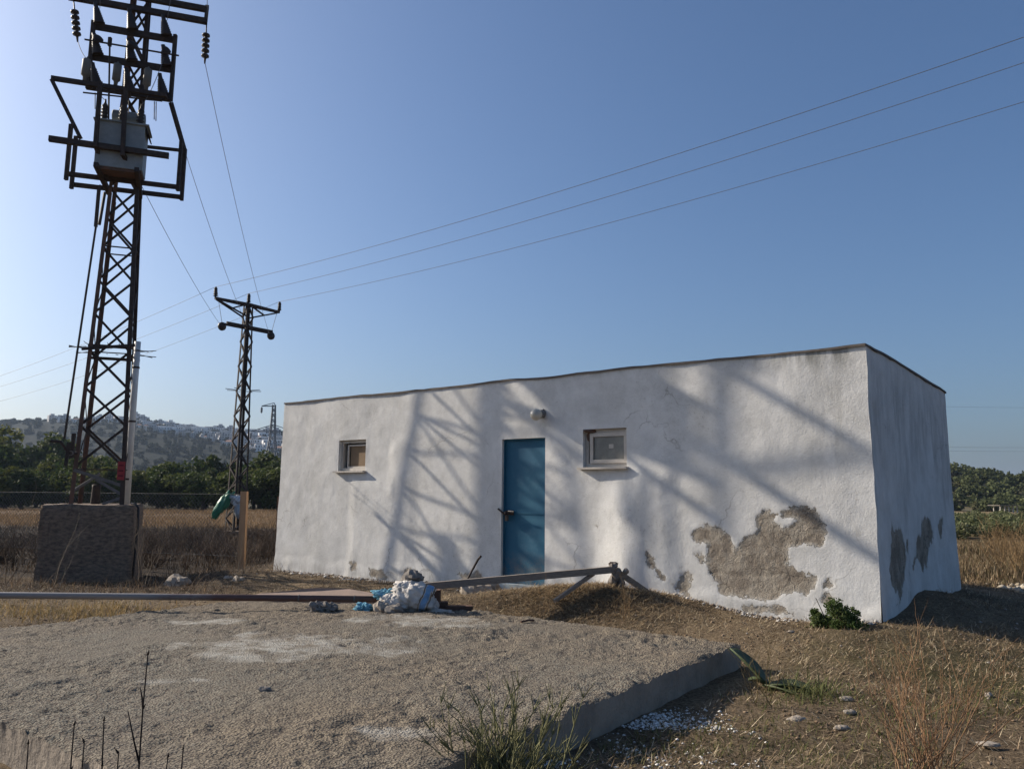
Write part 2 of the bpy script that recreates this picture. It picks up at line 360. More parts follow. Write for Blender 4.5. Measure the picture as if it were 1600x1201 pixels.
wirem = simple('dull_conductor', (.16, .16, .17), (.13, .13, .14), 3, .6, bs=0)
blackrub = simple('black_rubber', (.018, .018, .02), (.03, .03, .03), 8, .6, bs=.1)
whitepipe = simple('dusty_white_plastic', (.66, .66, .64), (.50, .49, .46), 2.5, .5, bs=.05)
redm = simple('faded_red_enamel', (.33, .035, .04), (.25, .03, .035), 12, .5, bs=.1)
bluem = None
concd = simple('weathered_concrete', (.33, .25, .185), (.14, .108, .082), 13, .95, bs=1, bd=.05, bscale=26, stretch=(1, 1, 2.2))

# ------------------------------------------------------------------ pump house
def wall_grid(brk, st):
    out = []
    for a, b in zip(brk[:-1], brk[1:]):
        n = max(1, int(round((b-a)/st))); out.append(np.linspace(a, b, n+1)[:-1])
    return np.r_[tuple(out)+(brk[-1],)]
OPEN = [(1.43, 2.05, 1.70, 2.18), (4.70, 5.40, .12, 2.08), (5.97, 6.58, 1.69, 2.155)]
def rooftop(q, k): return .012*fbm(q*1.3, k*7.3+q*0, 61, 3)
def build_house():
    root = thing('pump_house', 'long low white plastered pump house with a blue door and peeling plaster', 'building', (*((HL+HC)/2)[:2], .05))
    ss = wall_grid([0, 1.43, 2.05, 4.70, 5.40, 5.97, 6.58, HLEN], .02); hs = wall_grid([-.15, .12, 1.69, 1.70, 2.08, 2.155, 2.18, HT], .02)
    S, H = np.meshgrid(ss, hs, indexing='ij')
    bare = np.full(S.shape, -1.)
    for p in PATCH: bare = np.maximum(bare, sdist(S, H, p))
    rag = fbm(S*9, H*9, 71, 5, .62)*.026
    bare = bare+rag
    dep = np.zeros(S.shape)
    for (a, b, c, d) in OPEN:                                    # keep the arrises of openings straight
        dep = np.maximum(dep, np.exp(-(np.maximum(np.maximum(a-S, S-b), 0)**2+np.maximum(np.maximum(c-H, H-d), 0)**2)/.05**2))
    O = .0052*fbm(S*1.3, H*.9, 63, 3)+.0016*fbm(S*5, H*4, 64, 4)
    O += .014*sstep(1.66, 1.84, S+.05*fbm(H*2, S, 66, 3))*sstep(2.74, 2.56, S+.05*fbm(H*2.4, S, 67, 3))*sstep(1.75, 1.40, H)
    O += .012*sstep(2.56, 2.72, S+.06*fbm(H*2.2, S*.5, 67, 4))*sstep(3.2, 2.9, S)*sstep(2.25, 2.0, H)
    bl = np.where(S < 6.60, np.exp(-((S-6.60)/.30)**2), np.exp(-((S-6.60)/.17)**2)); O += .13*bl*np.clip(1.75-H, 0, 2)/1.75*sstep(1.8, 1.3, H)
    O += .035*sstep(7.30, 7.02, S+.03*fbm(H*3, S, 68, 3))*sstep(6.6, 6.8, S)*sstep(2.0, 1.5, H)
    O += .02*sstep(.9, -.1, H)*sstep(2.2, .2, S)+.012*sstep(.55, .0, H)*sstep(4.2, 6, S)+.05*sstep(.8, -.1, H)*sstep(7.6, 9.3, S)
    O += .012*sstep(.35, .2, H+.05*fbm(S*2.2, H*2.2, 69, 3))
    O = np.where(dep > .02, O*(1-dep), O)
    ins = sstep(-.012, .012, bare)
    O += ins*(-.007+.003*fbm(S*16, H*16, 74, 4)-.008*np.exp(-((H-.55-.05*fbm(S*3, S*0, 75, 3))/.012)**2)*(S > 7.6)*(S < 8.4))
    top = sstep(HT-.3, HT, H); Hd = H+top*rooftop(S, 0)
    # taper of the ends
    Sd = S+np.where(S < .05, -.05*sstep(2.8, -.1, H)+.010*fbm(H*2, S, 77, 3), 0)+np.where(S > HLEN-.05, .03*sstep(2.8, -.15, H)**1.1+.008*fbm(H*2.2, S*0+5, 78, 3), 0)
    V = HL+HU*Sd[..., None]+Z*Hd[..., None]-HV*O[..., None]
    sc = (S[:-1, :-1]+S[1:, 1:])/2; hc = (H[:-1, :-1]+H[1:, 1:])/2; skip = np.zeros(sc.shape, bool)
    for (a, b, c, d) in OPEN: skip |= (sc > a) & (sc < b) & (hc > c) & (hc < d)
    grime = .5*sstep(.5, .1, H)+.75*sstep(2.55, 2.85, H)*sstep(7.6, 8.9, S)+.3*sstep(2.75, 2.85, H)+.35*np.exp(-((S-8.9)/.3)**2)*sstep(1.2, 1.9, H)
    V = V.reshape(-1, 3); F = grid_faces(len(ss), len(hs), skip)
    ex = []; k = len(V); EV = []                                  # reveals of the openings
    for (a, b, c, d) in OPEN:
        for (p, q) in (((a, c), (a, d)), ((a, d), (b, d)), ((b, d), (b, c)), ((b, c), (a, c))):
            ex.append([k+len(EV)+i for i in range(4)]); EV += [W(*p), W(*q), W(*q, -.22), W(*p, -.22)]
    V = np.r_[V, np.array(EV)]; F = np.r_[F, np.array(ex)]
    z0 = np.zeros(len(EV))
    fast_mesh('wall', V, F, MW, root, True, {'bare': np.r_[np.clip(bare.ravel(), -.2, .2), z0-.2], 'grime': np.r_[grime.ravel(), z0]}).data.polygons.foreach_set('use_smooth', np.r_[np.ones(len(F)-len(ex), bool), np.zeros(len(ex), bool)])
    # short wall
    ts = wall_grid([0, HDEP], .03); hs2 = wall_grid([-.15, HT], .025); T, H = np.meshgrid(ts, hs2, indexing='ij')
    bare = np.full(T.shape, -1.)
    for p in PATCH2: bare = np.maximum(bare, sdist(T, H, p))
    bare += fbm(T*9, H*3.5, 81, 5, .6)*.055
    O = .03*sstep(2.8, -.15, H)**1.1*sstep(2.5, 0, T)+.03*sstep(2.6, -.1, H)*sstep(1, HDEP, T)+.008*fbm(T*1.2, H*.9, 82, 3)+.003*fbm(T*6, H*5, 83, 3)+.01*sstep(.8, .2, H+.1*fbm(T*2, H, 84, 3))
    O = np.where(T < .02, .03*sstep(2.8, -.15, H)**1.1+.008*fbm(H*2.2, T*0+5, 78, 3), O)
    O += sstep(-.012, .012, bare)*(-.007+.003*fbm(T*16, H*16, 85, 4))
    Hd = H+sstep(HT-.3, HT, H)*(rooftop(T, 1)*sstep(0, .3, T)+rooftop(np.full(T.shape, HLEN), 0)*sstep(.3, 0, T)-.012*sstep(3.2, 3.6, T))
    e0 = sstep(.06, 0, T); V = HC+HV*(T-.0*e0)[..., None]+Z*Hd[..., None]+HU*O[..., None]
    gr = .8*sstep(1.4, 1.8, H+.5*fbm(T*3, T*0, 86, 3))*sstep(2.9, 2.4, H)*.6+.4*sstep(.5, .1, H)
    fast_mesh('wall', V.reshape(-1, 3), grid_faces(len(ts), len(hs2)), MW, root, True, {'bare': np.clip(bare.ravel(), -.2, .2), 'grime': gr.ravel()})
    b = MB(); A, B, C_, D = HL, HL+HV*HDEP, HC+HV*HDEP, HC        # the two walls at the back
    for p, q in ((A, B), (B, C_)): b.add([p-Z*.15, q-Z*.15, q+Z*HT, p+Z*HT], [(0, 1, 2, 3)])
    o = b.build('wall', MW, root)
    # roof: slab with a thin dark weathered edge following the uneven wall top
    b = MB(); n = 60; pts = []
    for i in range(n+1): q = i/n*HLEN; pts.append((HL+HU*q-HV*.018, HT+float(rooftop(q, 0))))
    for i in range(1, 31): q = i/30*HDEP; pts.append((HC+HU*.018+HV*q, HT+float(rooftop(q, 1)*sstep(0, .3, q)+rooftop(HLEN, 0)*sstep(.3, 0, q))-.012*float(sstep(3.2, 3.6, q))))
    pts += [(HL+HV*HDEP, HT)]
    V = [p+Z*(h-.004) for p, h in pts]+[p+Z*(h+.016+.006*random.random()) for p, h in pts]; k = len(pts)
    b.add(V, [(i, (i+1) % k, k+(i+1) % k, k+i) for i in range(k)]+[tuple(range(k, 2*k))])
    b.build('roof', simple('dark_roof_edge', (.10, .085, .075), (.16, .14, .125), 5, .95), root)
    # door
    blue = simple('blue_door_paint', (.012, .085, .155), (.018, .108, .178), 2.2, .6, bs=.15, bd=.004, bscale=9, spec=.25)
    nt = blue.node_tree; pb = nt.nodes['Principled BSDF']; src = pb.inputs['Base Color'].links[0].from_socket; G = N(nt, 'ShaderNodeNewGeometry').outputs['Position']; sx = N(nt, 'ShaderNodeSeparateXYZ'); nt.links.new(G, sx.inputs[0])
    c = mix(nt, math_(nt, 'MULTIPLY', ramp(nt, sx.outputs[2], .65, .2), ramp(nt, noise(nt, 9, 6, .75, G), .38, .62)), src, (.17, .145, .115))
    c = mix(nt, ramp(nt, noise(nt, 26, 6, .8, G), .66, .72), c, (.10, .05, .03)); c = mix(nt, ramp(nt, noise(nt, 3, 7, .7, G), .55, .75, 0, .35), c, (.10, .19, .25)); nt.links.new(c, pb.inputs['Base Color'])
    b = MB(); b.frame(W(5.05, 1.10, -.075), HU*.335, HV*.015, Z*.955); door = b.build('door', blue, root)
    b = MB()
    for q, w_ in ((4.708, .009), (5.392, .009)): b.frame(W(q, 1.10, -.07), HU*w_, HV*.03, Z*.975)
    b.frame(W(5.05, 2.068, -.07), HU*.334, HV*.03, Z*.011); b.build('door_frame', blue, door)
    for h_ in (.5, 1.1, 1.75):
        b = MB(); b.lathe(W(5.385, h_, -.038), [(0, 0), (.012, 0), (.012, .10), (0, .10)], 8); b.build('hinge', blue, door)
    MB().frame(W(5.05, .17, -.03), HU*.36, HV*.09, Z*.05).build('threshold', simple('pale_blue_step', (.30, .36, .40), (.24, .27, .28), 7, .9), root)
    b = MB(); b.frame(W(5.05, 1.115, -.056), HU*.33, HV*.004, Z*.008); b.build('door_seam', blue, door)
    b = MB(); b.bar(W(4.66, 1.17, .02), W(4.74, 1.10, -.02), .03, .02); b.bar(W(4.74, 1.10, -.02), W(4.80, 1.13, .03), .02, .03)
    b.frame(W(4.81, 1.12, -.04), HU*.06, HV*.008, Z*.03); b.frame(W(4.79, 1.05, .0), HU*.022, HV*.012, Z*.035); b.tube([W(4.775, 1.08, .0), W(4.775, 1.13, .0), W(4.805, 1.13, .0), W(4.805, 1.08, .0)], .006)
    b.build('door_bolt', steel, door)
    b = MB(); b.tube([W(4.84, 1.14, -.06), W(4.84, 1.14, .03), W(4.93, 1.135, .035)], .010); b.build('handle', galv, door)
    # windows
    fr = simple('grey_white_window_frame', (.50, .455, .40), (.40, .365, .32), 6, .5, bs=.05); sill_m = simple('cream_sill', (.50, .46, .41), (.42, .385, .34), 9, .85)
    glass = simple('frosted_grey_glass', (.115, .112, .10), (.20, .19, .165), 5, .25, bs=.05, spec=.6); dk = simple('painted_dark_room', (.03, .027, .025), None, 3, .9, bs=0)
    field_refl = simple('painted_field_reflection', (.21, .15, .095), (.17, .12, .075), 4, .9, bs=.1)  # flat brown painted for the dry field reflected in the glass
    for i, (a, b_, c, d) in enumerate((OPEN[0], OPEN[2])):
        wroot_m = MB(); f_ = .045; dp = -.085
        def rect(mb, a, b_, c, d, f_, dp, t):
            for q, r in (((a+b_)/2, c+f_/2), ((a+b_)/2, d-f_/2)): mb.frame(W(q, r, dp), HU*(b_-a)/2, HV*t, Z*f_/2)
            for q in (a+f_/2, b_-f_/2): mb.frame(W(q, (c+d)/2, dp), HU*f_/2, HV*(t-.001), Z*((d-c)/2-f_))
        rect(wroot_m, a+.002, b_-.002, c+.002, d-.002, f_, dp, .03); wn_ = wroot_m.build('window', fr, root)
        if i == 0:
            mb = MB(); rect(mb, a+.13, b_-.045, c+.048, d-.07, .025, -.085, .014); mb.build('sash', fr, wn_)
            mb = MB(); mb.frame(W((a+b_+.12)/2, (c+d-.04)/2, -.10), HU*(b_-a-.24)/2, HV*.004, Z*(d-c-.15)/2); mb.build('pane_or_shade_sheet', field_refl, wn_)
            mb = MB(); mb.frame(W((a+b_)/2, (c+d)/2, -.215), HU*(b_-a)/2, HV*.004, Z*(d-c)/2); mb.build('pane_or_shade_sheet', dk, wn_)  # dark sheet painted as the unlit room behind the opening
        else:
            mb = MB(); rect(mb, a+.075, b_-.012, c+.048, d-.048, .045, -.05, .014); mb.build('sash', fr, wn_)
            mb = MB(); mb.frame(W((a+b_+.08)/2, (c+d)/2, -.065), HU*(b_-a-.165)/2, HV*.004, Z*(d-c-.175)/2); mb.build('pane_or_shade_sheet', glass, wn_)
            mb = MB(); mb.frame(W((a+b_)/2+.06, (c+d)/2+.02, -.060), HU*.032, HV*.002, Z*.025); mb.build('paper_sticker', fr, wn_)
            mb = MB(); mb.frame(W((a+b_)/2, (c+d)/2, -.215), HU*(b_-a)/2, HV*.004, Z*(d-c)/2); mb.build('pane_or_shade_sheet', dk, wn_)  # another dark sheet, room shade put into its colour
            mb = MB(); mb.blob(W(a+.10, d-.02, -.06), (.11, .05, .025), 5, .3, 10); mb.blob(W(a+.05, d-.08, -.07), (.035, .03, .06), 6, .3, 10); mb.build('mud_nest', rust, wn_)
        mb = MB(); mb.frame(W((a+b_)/2, c-.013, -.04), HU*((b_-a)/2-.002), HV*.035, Z*.012); mb.frame(W((a+b_)/2-.01, c-.014, .032), HU*((b_-a)/2+.035), HV*.038, Z*.0125); mb.build('sill', sill_m, wn_)
    # lamp over the door
    b = MB(); b.lathe(W(5.36, 2.385, .0), [(.0, -.005), (.055, -.005), (.055, .025), (.045, .05), (.04, .075), (0, .076)], 14, -HV-Z*.1)
    lamp = b.build('wall_lamp', simple('grey_lamp_base', (.20, .195, .19), None, 10, .6), root, True)
    b = MB(); b.bar(W(5.385, 2.44, .01), W(5.36, 2.40, .03), .03, .02); b.build('bracket', steel, lamp)
    b = MB(); b.lathe(W(5.355, 2.372, .07), [(.045*0, 0), (.05, .002)]+[(.076*math.cos(t), .072+.076*math.sin(t)) for t in np.linspace(-.9, 1.57, 10)], 18, -HV-Z*.12)
    b.build('globe', simple('milky_glass', (.62, .58, .49), (.42, .39, .32), 9, .3, bs=0, spec=.5), lamp, True)
build_house()

# ------------------------------------------------------------------ concrete slab
PALE = [((-1.55, 6.15), 1.15, .75), ((-.75, 7.35), .9, .4), ((-2.6, 7.3), .5, .25), ((-.55, 3.95), .3, .18), ((-2.0, 5.0), .25, .12)]
def build_slab():
    st = .0145; us = np.arange(0, SLW+st/2, st); vs_ = np.arange(0, SLD+st/2, st); U_, V_ = np.meshgrid(us, vs_, indexing='ij')
    pale = np.zeros(U_.shape)
    for (c, ru, rv) in PALE:
        q = SF[0]+SE1[0]*U_+SE2[0]*V_-c[0]; r = SF[1]+SE1[1]*U_+SE2[1]*V_-c[1]
        pale = np.maximum(pale, 1-np.hypot(q/ru, r/rv))
    pale = np.clip(pale*1.3-.2+.45*fbm(U_*5, V_*5, 91, 5)*sstep(0, .25, pale), -1, 1)
    rough = (1-sstep(.1, .5, pale)*.7)*(1+.55*fbm(U_*1.7, V_*1.7, 90, 3))
    edge = np.minimum(np.minimum(U_, SLW-U_), np.minimum(V_, SLD-V_))
    z = SZ+.03*fbm(U_*.35, V_*.35, 92, 2)*sstep(0, 1, edge)+rough*(.0045*vn(U_*29, V_*29, 93)+.0035*vn(U_*52, V_*52, 97)+.009*fbm(U_*7, V_*7, 94, 3))-.011*sstep(.045, 0, edge)*np.clip(1+1.1*fbm(U_*13, V_*13, 95, 4), 0, 3)
    wob = .009*fbm(U_*9, V_*7, 96, 4)*sstep(.12, 0, edge)
    P = SF+SE1*(U_+wob)[..., None]+SE2*(V_+wob)[..., None]; P0 = SF+SE1*U_[..., None]+SE2*V_[..., None]
    top = np.dstack([P, z]).reshape(-1, 3)
    M, nt, b = newmat('exposed_aggregate_concrete', .93, .15); G = N(nt, 'ShaderNodeNewGeometry').outputs['Position']
    a = N(nt, 'ShaderNodeAttribute'); a.attribute_name = 'pale'
    c = mix(nt, ramp(nt, noise(nt, .55, 6, .62, G), .42, .58), (.262, .215, .152), (.222, .208, .168))
    vo = N(nt, 'ShaderNodeTexVoronoi'); vo.inputs['Scale'].default_value = 75; vo.inputs['Randomness'].default_value = 1; nt.links.new(G, vo.inputs['Vector'])
    sp = ramp(nt, math_(nt, 'ADD', vo.outputs['Distance'], math_(nt, 'MULTIPLY', noise(nt, 24, 5, .75, G), .9)), .76, 1.2)   # darker between the stones
    c = mix(nt, ramp(nt, noise(nt, 95, 4, .7, G), .48, .66), c, (.33, .29, .225)); c = mix(nt, sp, c, (.12, .098, .078))
    c = mix(nt, ramp(nt, noise(nt, .9, 6, .7, G), .5, .72, 0, .5), c, (.20, .165, .13)); vc = N(nt, 'ShaderNodeTexVoronoi', feature='DISTANCE_TO_EDGE'); vc.inputs['Scale'].default_value = .55; nt.links.new(mixv(nt, G), vc.inputs['Vector'])
    c = mix(nt, math_(nt, 'MULTIPLY', ramp(nt, vc.outputs[0], .0, .006, 1, 0), ramp(nt, noise(nt, 1.1, 3, .5, G), .45, .55)), c, (.09, .075, .06))
    c = mix(nt, math_(nt, 'MULTIPLY', ramp(nt, a.outputs['Fac'], .0, .5, 0, .8), ramp(nt, noise(nt, 7, 8, .75, G), .40, .60)), c, (.44, .425, .38)); nt.links.new(c, b.inputs['Base Color'])
    nb = bump(nt, noise(nt, 60, 6, .75, G), .8, .012); nt.links.new(bump(nt, math_(nt, 'SUBTRACT', 1., sp), .8, .012, nb), b.inputs['Normal'])
    root = thing('concrete_slab', 'broad rough concrete slab with crumbling edges in the foreground', 'slab', (*(SF+SE1*SLW/2+SE2*SLD/2), 0))
    fast_mesh('slab_top', top, grid_faces(len(us), len(vs_)), M, root, True, {'pale': pale.ravel()})
    n0, n1 = len(us), len(vs_); T = top.reshape(n0, n1, 3)
    ring = [T[i, 0] for i in range(n0)]+[T[-1, j] for j in range(1, n1)]+[T[i, -1] for i in range(n0-2, -1, -1)]+[T[0, j] for j in range(n1-2, 0, -1)]
    T0 = P0
    ring0 = np.array([T0[i, 0] for i in range(n0)]+[T0[-1, j] for j in range(1, n1)]+[T0[i, -1] for i in range(n0-2, -1, -1)]+[T0[0, j] for j in range(n1-2, 0, -1)])
    ring = np.array(ring); k = len(ring); V = [ring+np.array([0, 0, -.0006])]
    lv = [.06, .14, .3, .6, 1.]
    for l in lv:
        q = ring.copy(); q[:, 2] = ring[:, 2]*(1-l)-.35*l; q[:, :2] = ring[:, :2]+(ring0-ring[:, :2])*min(1, l*5); nrm = .004*fbm(np.arange(k)*.014, np.full(k, l*3.), 98, 3); q[:, 0] += nrm; q[:, 1] += nrm; V.append(q)
    V = np.concatenate(V); F = []
    for l in range(len(lv)):
        i = np.arange(k); F.append(np.c_[l*k+i, l*k+(i+1) % k, (l+1)*k+(i+1) % k, (l+1)*k+i])
    side = simple('cast_concrete_side', (.31, .26, .205), (.20, .168, .135), 4, .93, bs=.8, bd=.02, bscale=20)
    fast_mesh('slab_side', V, np.concatenate(F), side, root, True)
build_slab()

# ------------------------------------------------------------------ transformer tower
TA = rad(18.2); ta = np.array([math.cos(TA), math.sin(TA), 0]); tb = np.array([-ta[1], ta[0], 0]); TK = .9714; TO = np.array([-7.04, 14.0, 0])*TK
def T(a, b, z): return TO+(ta*a+tb*b)*TK+Z*(1.3+(z-1.3)*TK)
T0_ = T(0, 0, 0)
def tw(z): return np.interp(z, [1.1, 3.15, 6.6, 8.4, 11.2], [.415, .345, .245, .175, .15])
def build_tower():
    b = MB(); zs = [-.4, .3, .75, 1.13]; n = 16                    # rough concrete footing
    root = thing('tower_footing', 'dark weathered concrete block carrying the transformer tower', 'concrete block', T(-.05, 0, -.05))
    V = []; F = []; per = []
    for i in range(n): per.append((-.76+1.42*i/n, -.76))
    for i in range(n): per.append((.66, -.76+1.5*i/n))
    for i in range(n): per.append((.66-1.42*i/n, .74))
    for i in range(n): per.append((-.76, .74-1.5*i/n))
    zl = np.linspace(-.4, 1.13, 16); k = len(per)
    for j, z in enumerate(zl):
        for i, (p, q) in enumerate(per):
            e = .02*float(fbm(np.array(p*4+q*3), np.array(z*4), 101, 4)); tp = 1-.05*(z/1.13)
            V.append(T(p*tp*(1+e)-.02*z, q*tp*(1+e), z+(.015*float(fbm(np.array(p*3.), np.array(q*3.), 102, 2)) if j == 15 else 0)))
    for j in range(15): F += [(j*k+i, j*k+(i+1) % k, (j+1)*k+(i+1) % k, (j+1)*k+i) for i in range(k)]
    b.add(V, F+[tuple(15*k+i for i in range(k))]); b.build('block', concd, root, True).data.polygons[-1].use_smooth = False
    tr = thing('transformer_tower', 'tall rusty lattice steel tower carrying a transformer beside the white house', 'lattice tower', T(0, 0, 1.13))
    Q = ((-1, -1), (1, -1), (1, 1), (-1, 1)); zz = [1.05, 6.6, 8.4, 11.2]
    for i, (p, q) in enumerate(Q):
        mb = MB()
        for z0, z1 in zip(zz[:-1], zz[1:]):
            w0, w1 = tw(z0), tw(z1); mb.angle(T(p*w0, q*w0, z0), T(p*w1, q*w1, z1), .062 if z0 < 6 else .055, .008, -p*ta, -q*tb)
        mb.build('leg', rust if i in (0, 3) else steel, tr)
    lev = [1.75, 2.45, 3.1, 3.75, 4.4, 5.0, 5.6, 6.15, 6.7, 7.4, 8.0, 8.6, 9.2, 9.8, 10.4, 11.0]
    for i, (z0, z1) in enumerate(zip(lev[:-1], lev[1:])):
        for f in range(4):
            p, q = Q[f], Q[(f+1) % 4]; w0, w1 = tw(z0)-.012, tw(z1)-.012
            A0, A1 = T(p[0]*w0, p[1]*w0, z0), T(p[0]*w1, p[1]*w1, z1); B0, B1 = T(q[0]*w0, q[1]*w0, z0), T(q[0]*w1, q[1]*w1, z1)
            nn = (A0+B0)/2-T(0, 0, z0)
            off = nn/np.linalg.norm(nn)*.006
            if f == 0 or i % 2 == (f == 3): MB().bar(A0+off, B1+off, .008, .04, np.cross(B1-A0, nn)).build('brace', steel, tr)
            if f == 0 or i % 2 != (f == 3): MB().bar(B0-off, A1-off, .008, .04, np.cross(B0-A1, nn)).build('brace', steel, tr)
    for z in (1.72, 3.72, 5.62):
        for f in range(4):
            p, q = Q[f], Q[(f+1) % 4]; w0 = tw(z)-.02; MB().bar(T(p[0]*w0, p[1]*w0, z), T(q[0]*w0, q[1]*w0, z), .05, .012).build('brace', steel, tr)
    MB().bar(T(-.38, -.40, 1.70), T(.37, -.40, 1.45), .01, .05).build('brace', galv, tr); MB().bar(T(-.38, -.36, 1.35), T(-.1, .36, 1.66), .01, .05).build('brace', galv, tr); MB().bar(T(.37, -.39, 1.30), T(-.05, -.37, 1.55), .01, .045).build('brace', galv, tr); MB().bar(T(.37, -.39, 1.25), T(0.08, -.38, 1.14), .01, .045).build('brace', galv, tr)
    # cross arms and frames: (name, p, q, width, height)
    bars = [('cross_arm', (-1.10, -.35, 10.10), (1.17, -.35, 10.10), .08, .10), ('cross_arm', (-1.10, -.22, 10.42), (1.17, -.22, 10.42), .08, .10),
            ('frame_bar', (1.17, -.35, 10.05), (1.17, -.20, 10.50), .06, .06), ('frame_bar', (-1.10, -.35, 10.05), (-1.10, -.20, 10.50), .06, .06),
            ('cross_arm', (-.70, -.30, 9.65), (.67, -.30, 9.65), .06, .11), ('cross_arm', (-.66, -.30, 9.06), (.67, -.30, 9.06), .06, .11), ('cross_arm', (-.73, -.30, 8.50), (.67, -.30, 8.50), .07, .12),
            ('frame_bar', (-.69, -.36, 9.72), (-.69, -.36, 8.42), .06, .06), ('frame_bar', (.67, -.36, 9.72), (.67, -.36, 8.42), .06, .06),
            ('frame_bar', (-1.21, -.62, 8.39), (.62, -.62, 8.39), .07, .07), ('frame_bar', (-1.20, -.62, 8.36), (-.67, -.66, 7.36), .06, .06), ('frame_bar', (.66, -.2, 8.47), (.92, .1, 7.72), .06, .06),
            ('frame_bar', (-1.13, -.74, 7.25), (.75, -.74, 7.22), .08, .09), ('frame_bar', (-.02, -.78, 8.35), (.02, -.78, 7.10), .06, .07), ('frame_bar', (-.42, -.78, 8.38), (-.41, -.78, 7.20), .06, .07),
            ('frame_bar', (.02, -.75, 7.14), (.22, -.28, 6.86), .06, .06), ('frame_bar', (-.41, -.75, 7.22), (-.25, -.27, 6.80), .06, .06),
            ('frame_bar', (-.90, -.35, 7.72), (-.90, -.35, 6.70), .055, .055), ('frame_bar', (.90, -.35, 7.68), (.90, -.35, 6.74), .055, .055), ('frame_bar', (-.94, -.30, 6.83), (.92, -.30, 6.83), .055, .075),
            ('frame_bar', (-.93, .25, 7.76), (-.93, .25, 6.76), .055, .055), ('frame_bar', (.92, .25, 7.80), (.92, .25, 6.78), .055, .055), ('frame_bar', (-.95, .30, 6.86), (.94, .30, 6.86), .055, .075), ('frame_bar', (.25, .25, 7.74), (.90, .25, 7.76), .05, .05),
            ('frame_bar', (-.38, -.80, 6.88), (-.30, .2, 6.74), .07, .08), ('frame_bar', (.26, -.80, 6.88), (.22, .2, 6.74), .07, .08), ('frame_bar', (-.42, -.62, 8.30), (-.42, -.76, 8.30), .05, .05), ('frame_bar', (-.02, -.30, 8.44), (-.02, -.76, 8.40), .05, .05),
            ('frame_bar', (.60, -.30, 8.45), (.60, -.64, 8.40), .05, .05), ('frame_bar', (-.65, -.33, 8.44), (-.65, -.60, 8.42), .05, .05)]
    for nme, p, q, w_, h_ in bars: MB().bar(T(*p), T(*q), w_, h_).build(nme, steel, tr)
    for p, q, r in (((-.78, -.5, 9.26), (.77, -.5, 9.25), .016), ((-.73, -.5, 8.27), (.55, -.5, 8.33), .014), ((-.36, -.6, 9.24), (-.27, -.62, 7.75), .015)): MB().tube([T(*p), T(*q)], r).build('switch_rod', steel, tr)
    for p in ((-.36, -.6, 9.16),): MB().bar(T(*p), T(p[0], p[1], p[2]+.16), .05, .05).build('rod_clevis', steel, tr)
    # switch insulators standing obliquely on the three arms
    for z, rows in ((9.65, (-.60, -.05, .52)), (9.06, (-.58, -.02, .56)), (8.50, (-.56, -.02, .54))):
        for a_ in rows:
            mb = MB(); prof = [(.0, 0), (.10, 0)]
            for j in range(7): prof += [(.098-.007*j, .038*j+.02), (.082-.007*j, .038*j+.035)]
            prof += [(.035, .31), (.035, .36), (0, .37)]
            mb.lathe(T(a_, -.36, z+.03), prof, 10, T(-.22, -.20, 1)-T0_); mb.build('insulator', porc, tr, True)
    for a_, z in ((-.58, 9.36), (-.02, 9.36), (.54, 9.36)): MB().lathe(T(a_, -.44, z), [(0, -.02), (.085, -.015), (.09, .005), (.05, .03), (0, .035)], 12, T(.3, -.5, .35)-T0_).build('insulator', porc, tr, True)
    for a_ in (-.70, -.21, .285):                                  # grey surge arresters on the front bar
        mb = MB(); mb.lathe(T(a_, -.62, 8.42), [(0, 0), (.03, 0), (.035, .08), (.05, .10), (.068, .115), (.068, .38), (.06, .40), (.015, .41), (.012, .45), (0, .451)], 12, T(.03, 0, 1)-T0_); mb.build('surge_arrester', greyins, tr, True)
    for sx, tilt in ((1.19, (.02, 0, -1)), (-1.04, (.16, 0, -1))):  # hanging insulator strings
        mb = MB(); prof = [(0, 0), (.012, 0), (.012, .16)]
        for j in range(5): prof += [(.03, .17+.1*j), (.066, .195+.1*j), (.07, .225+.1*j), (.03, .24+.1*j)]
        prof += [(.02, .68), (.012, .76), (0, .761)]; mb.lathe(T(sx, -.35, 10.04), prof, 10, T(*tilt)-T0_); mb.build('insulator', porc, tr, True)
    for a_, b0, L in ((-.5, -.5, .42), (-.54, -.5, .30), (.45, -.5, .36), (.42, -.5, .34), (0.0, -.5, .3)): MB().tube([T(a_, b0, 8.3), T(a_+.02, b0, 8.3-L)], .008, 5).build('switch_rod', steel, tr)
    # spike collar
    for z, p, q in ((3.74, (-.42, -.42), (.40, -.42)), (3.88, (-.40, .0), (.42, .0)), (3.72, (-.40, .38), (.40, .38))): MB().bar(T(*p, z), T(*q, z+.12 if p[1] < -.2 else z), .03, .05).build('spike_rail', steel, tr)
    mb = MB()
    for k_ in range(5):
        for sgn in (-1, 1):
            mb.tube([T(sgn*.36, -.35+.17*k_, 3.80), T(sgn*(.62+.04*(k_ % 3)), -.40+.21*k_, 3.76+.05*(k_ % 3))], .007, 4)
            mb.tube([T(-.3+.15*k_, sgn*.36, 3.8), T(-.36+.18*k_, sgn*.62, 3.84)], .006, 4)
    tag(mb.build('spikes', steel, tr), kind='stuff')
    mb = MB(); mb.bar(T(-.34, -.56, 6.55), T(-.34, -.56, 5.85), .05, .04); mb.bar(T(-.25, -.52, 6.5), T(-.29, -.54, 5.9), .04, .04); mb.build('rod_guide', steel, tr)
    mb = MB(); mb.tube([T(-.32, -.58, 6.6), T(-.33, -.58, 5.9), T(-.53, -.58, 2.2)], .017); mb.build('switch_rod', steel, tr)
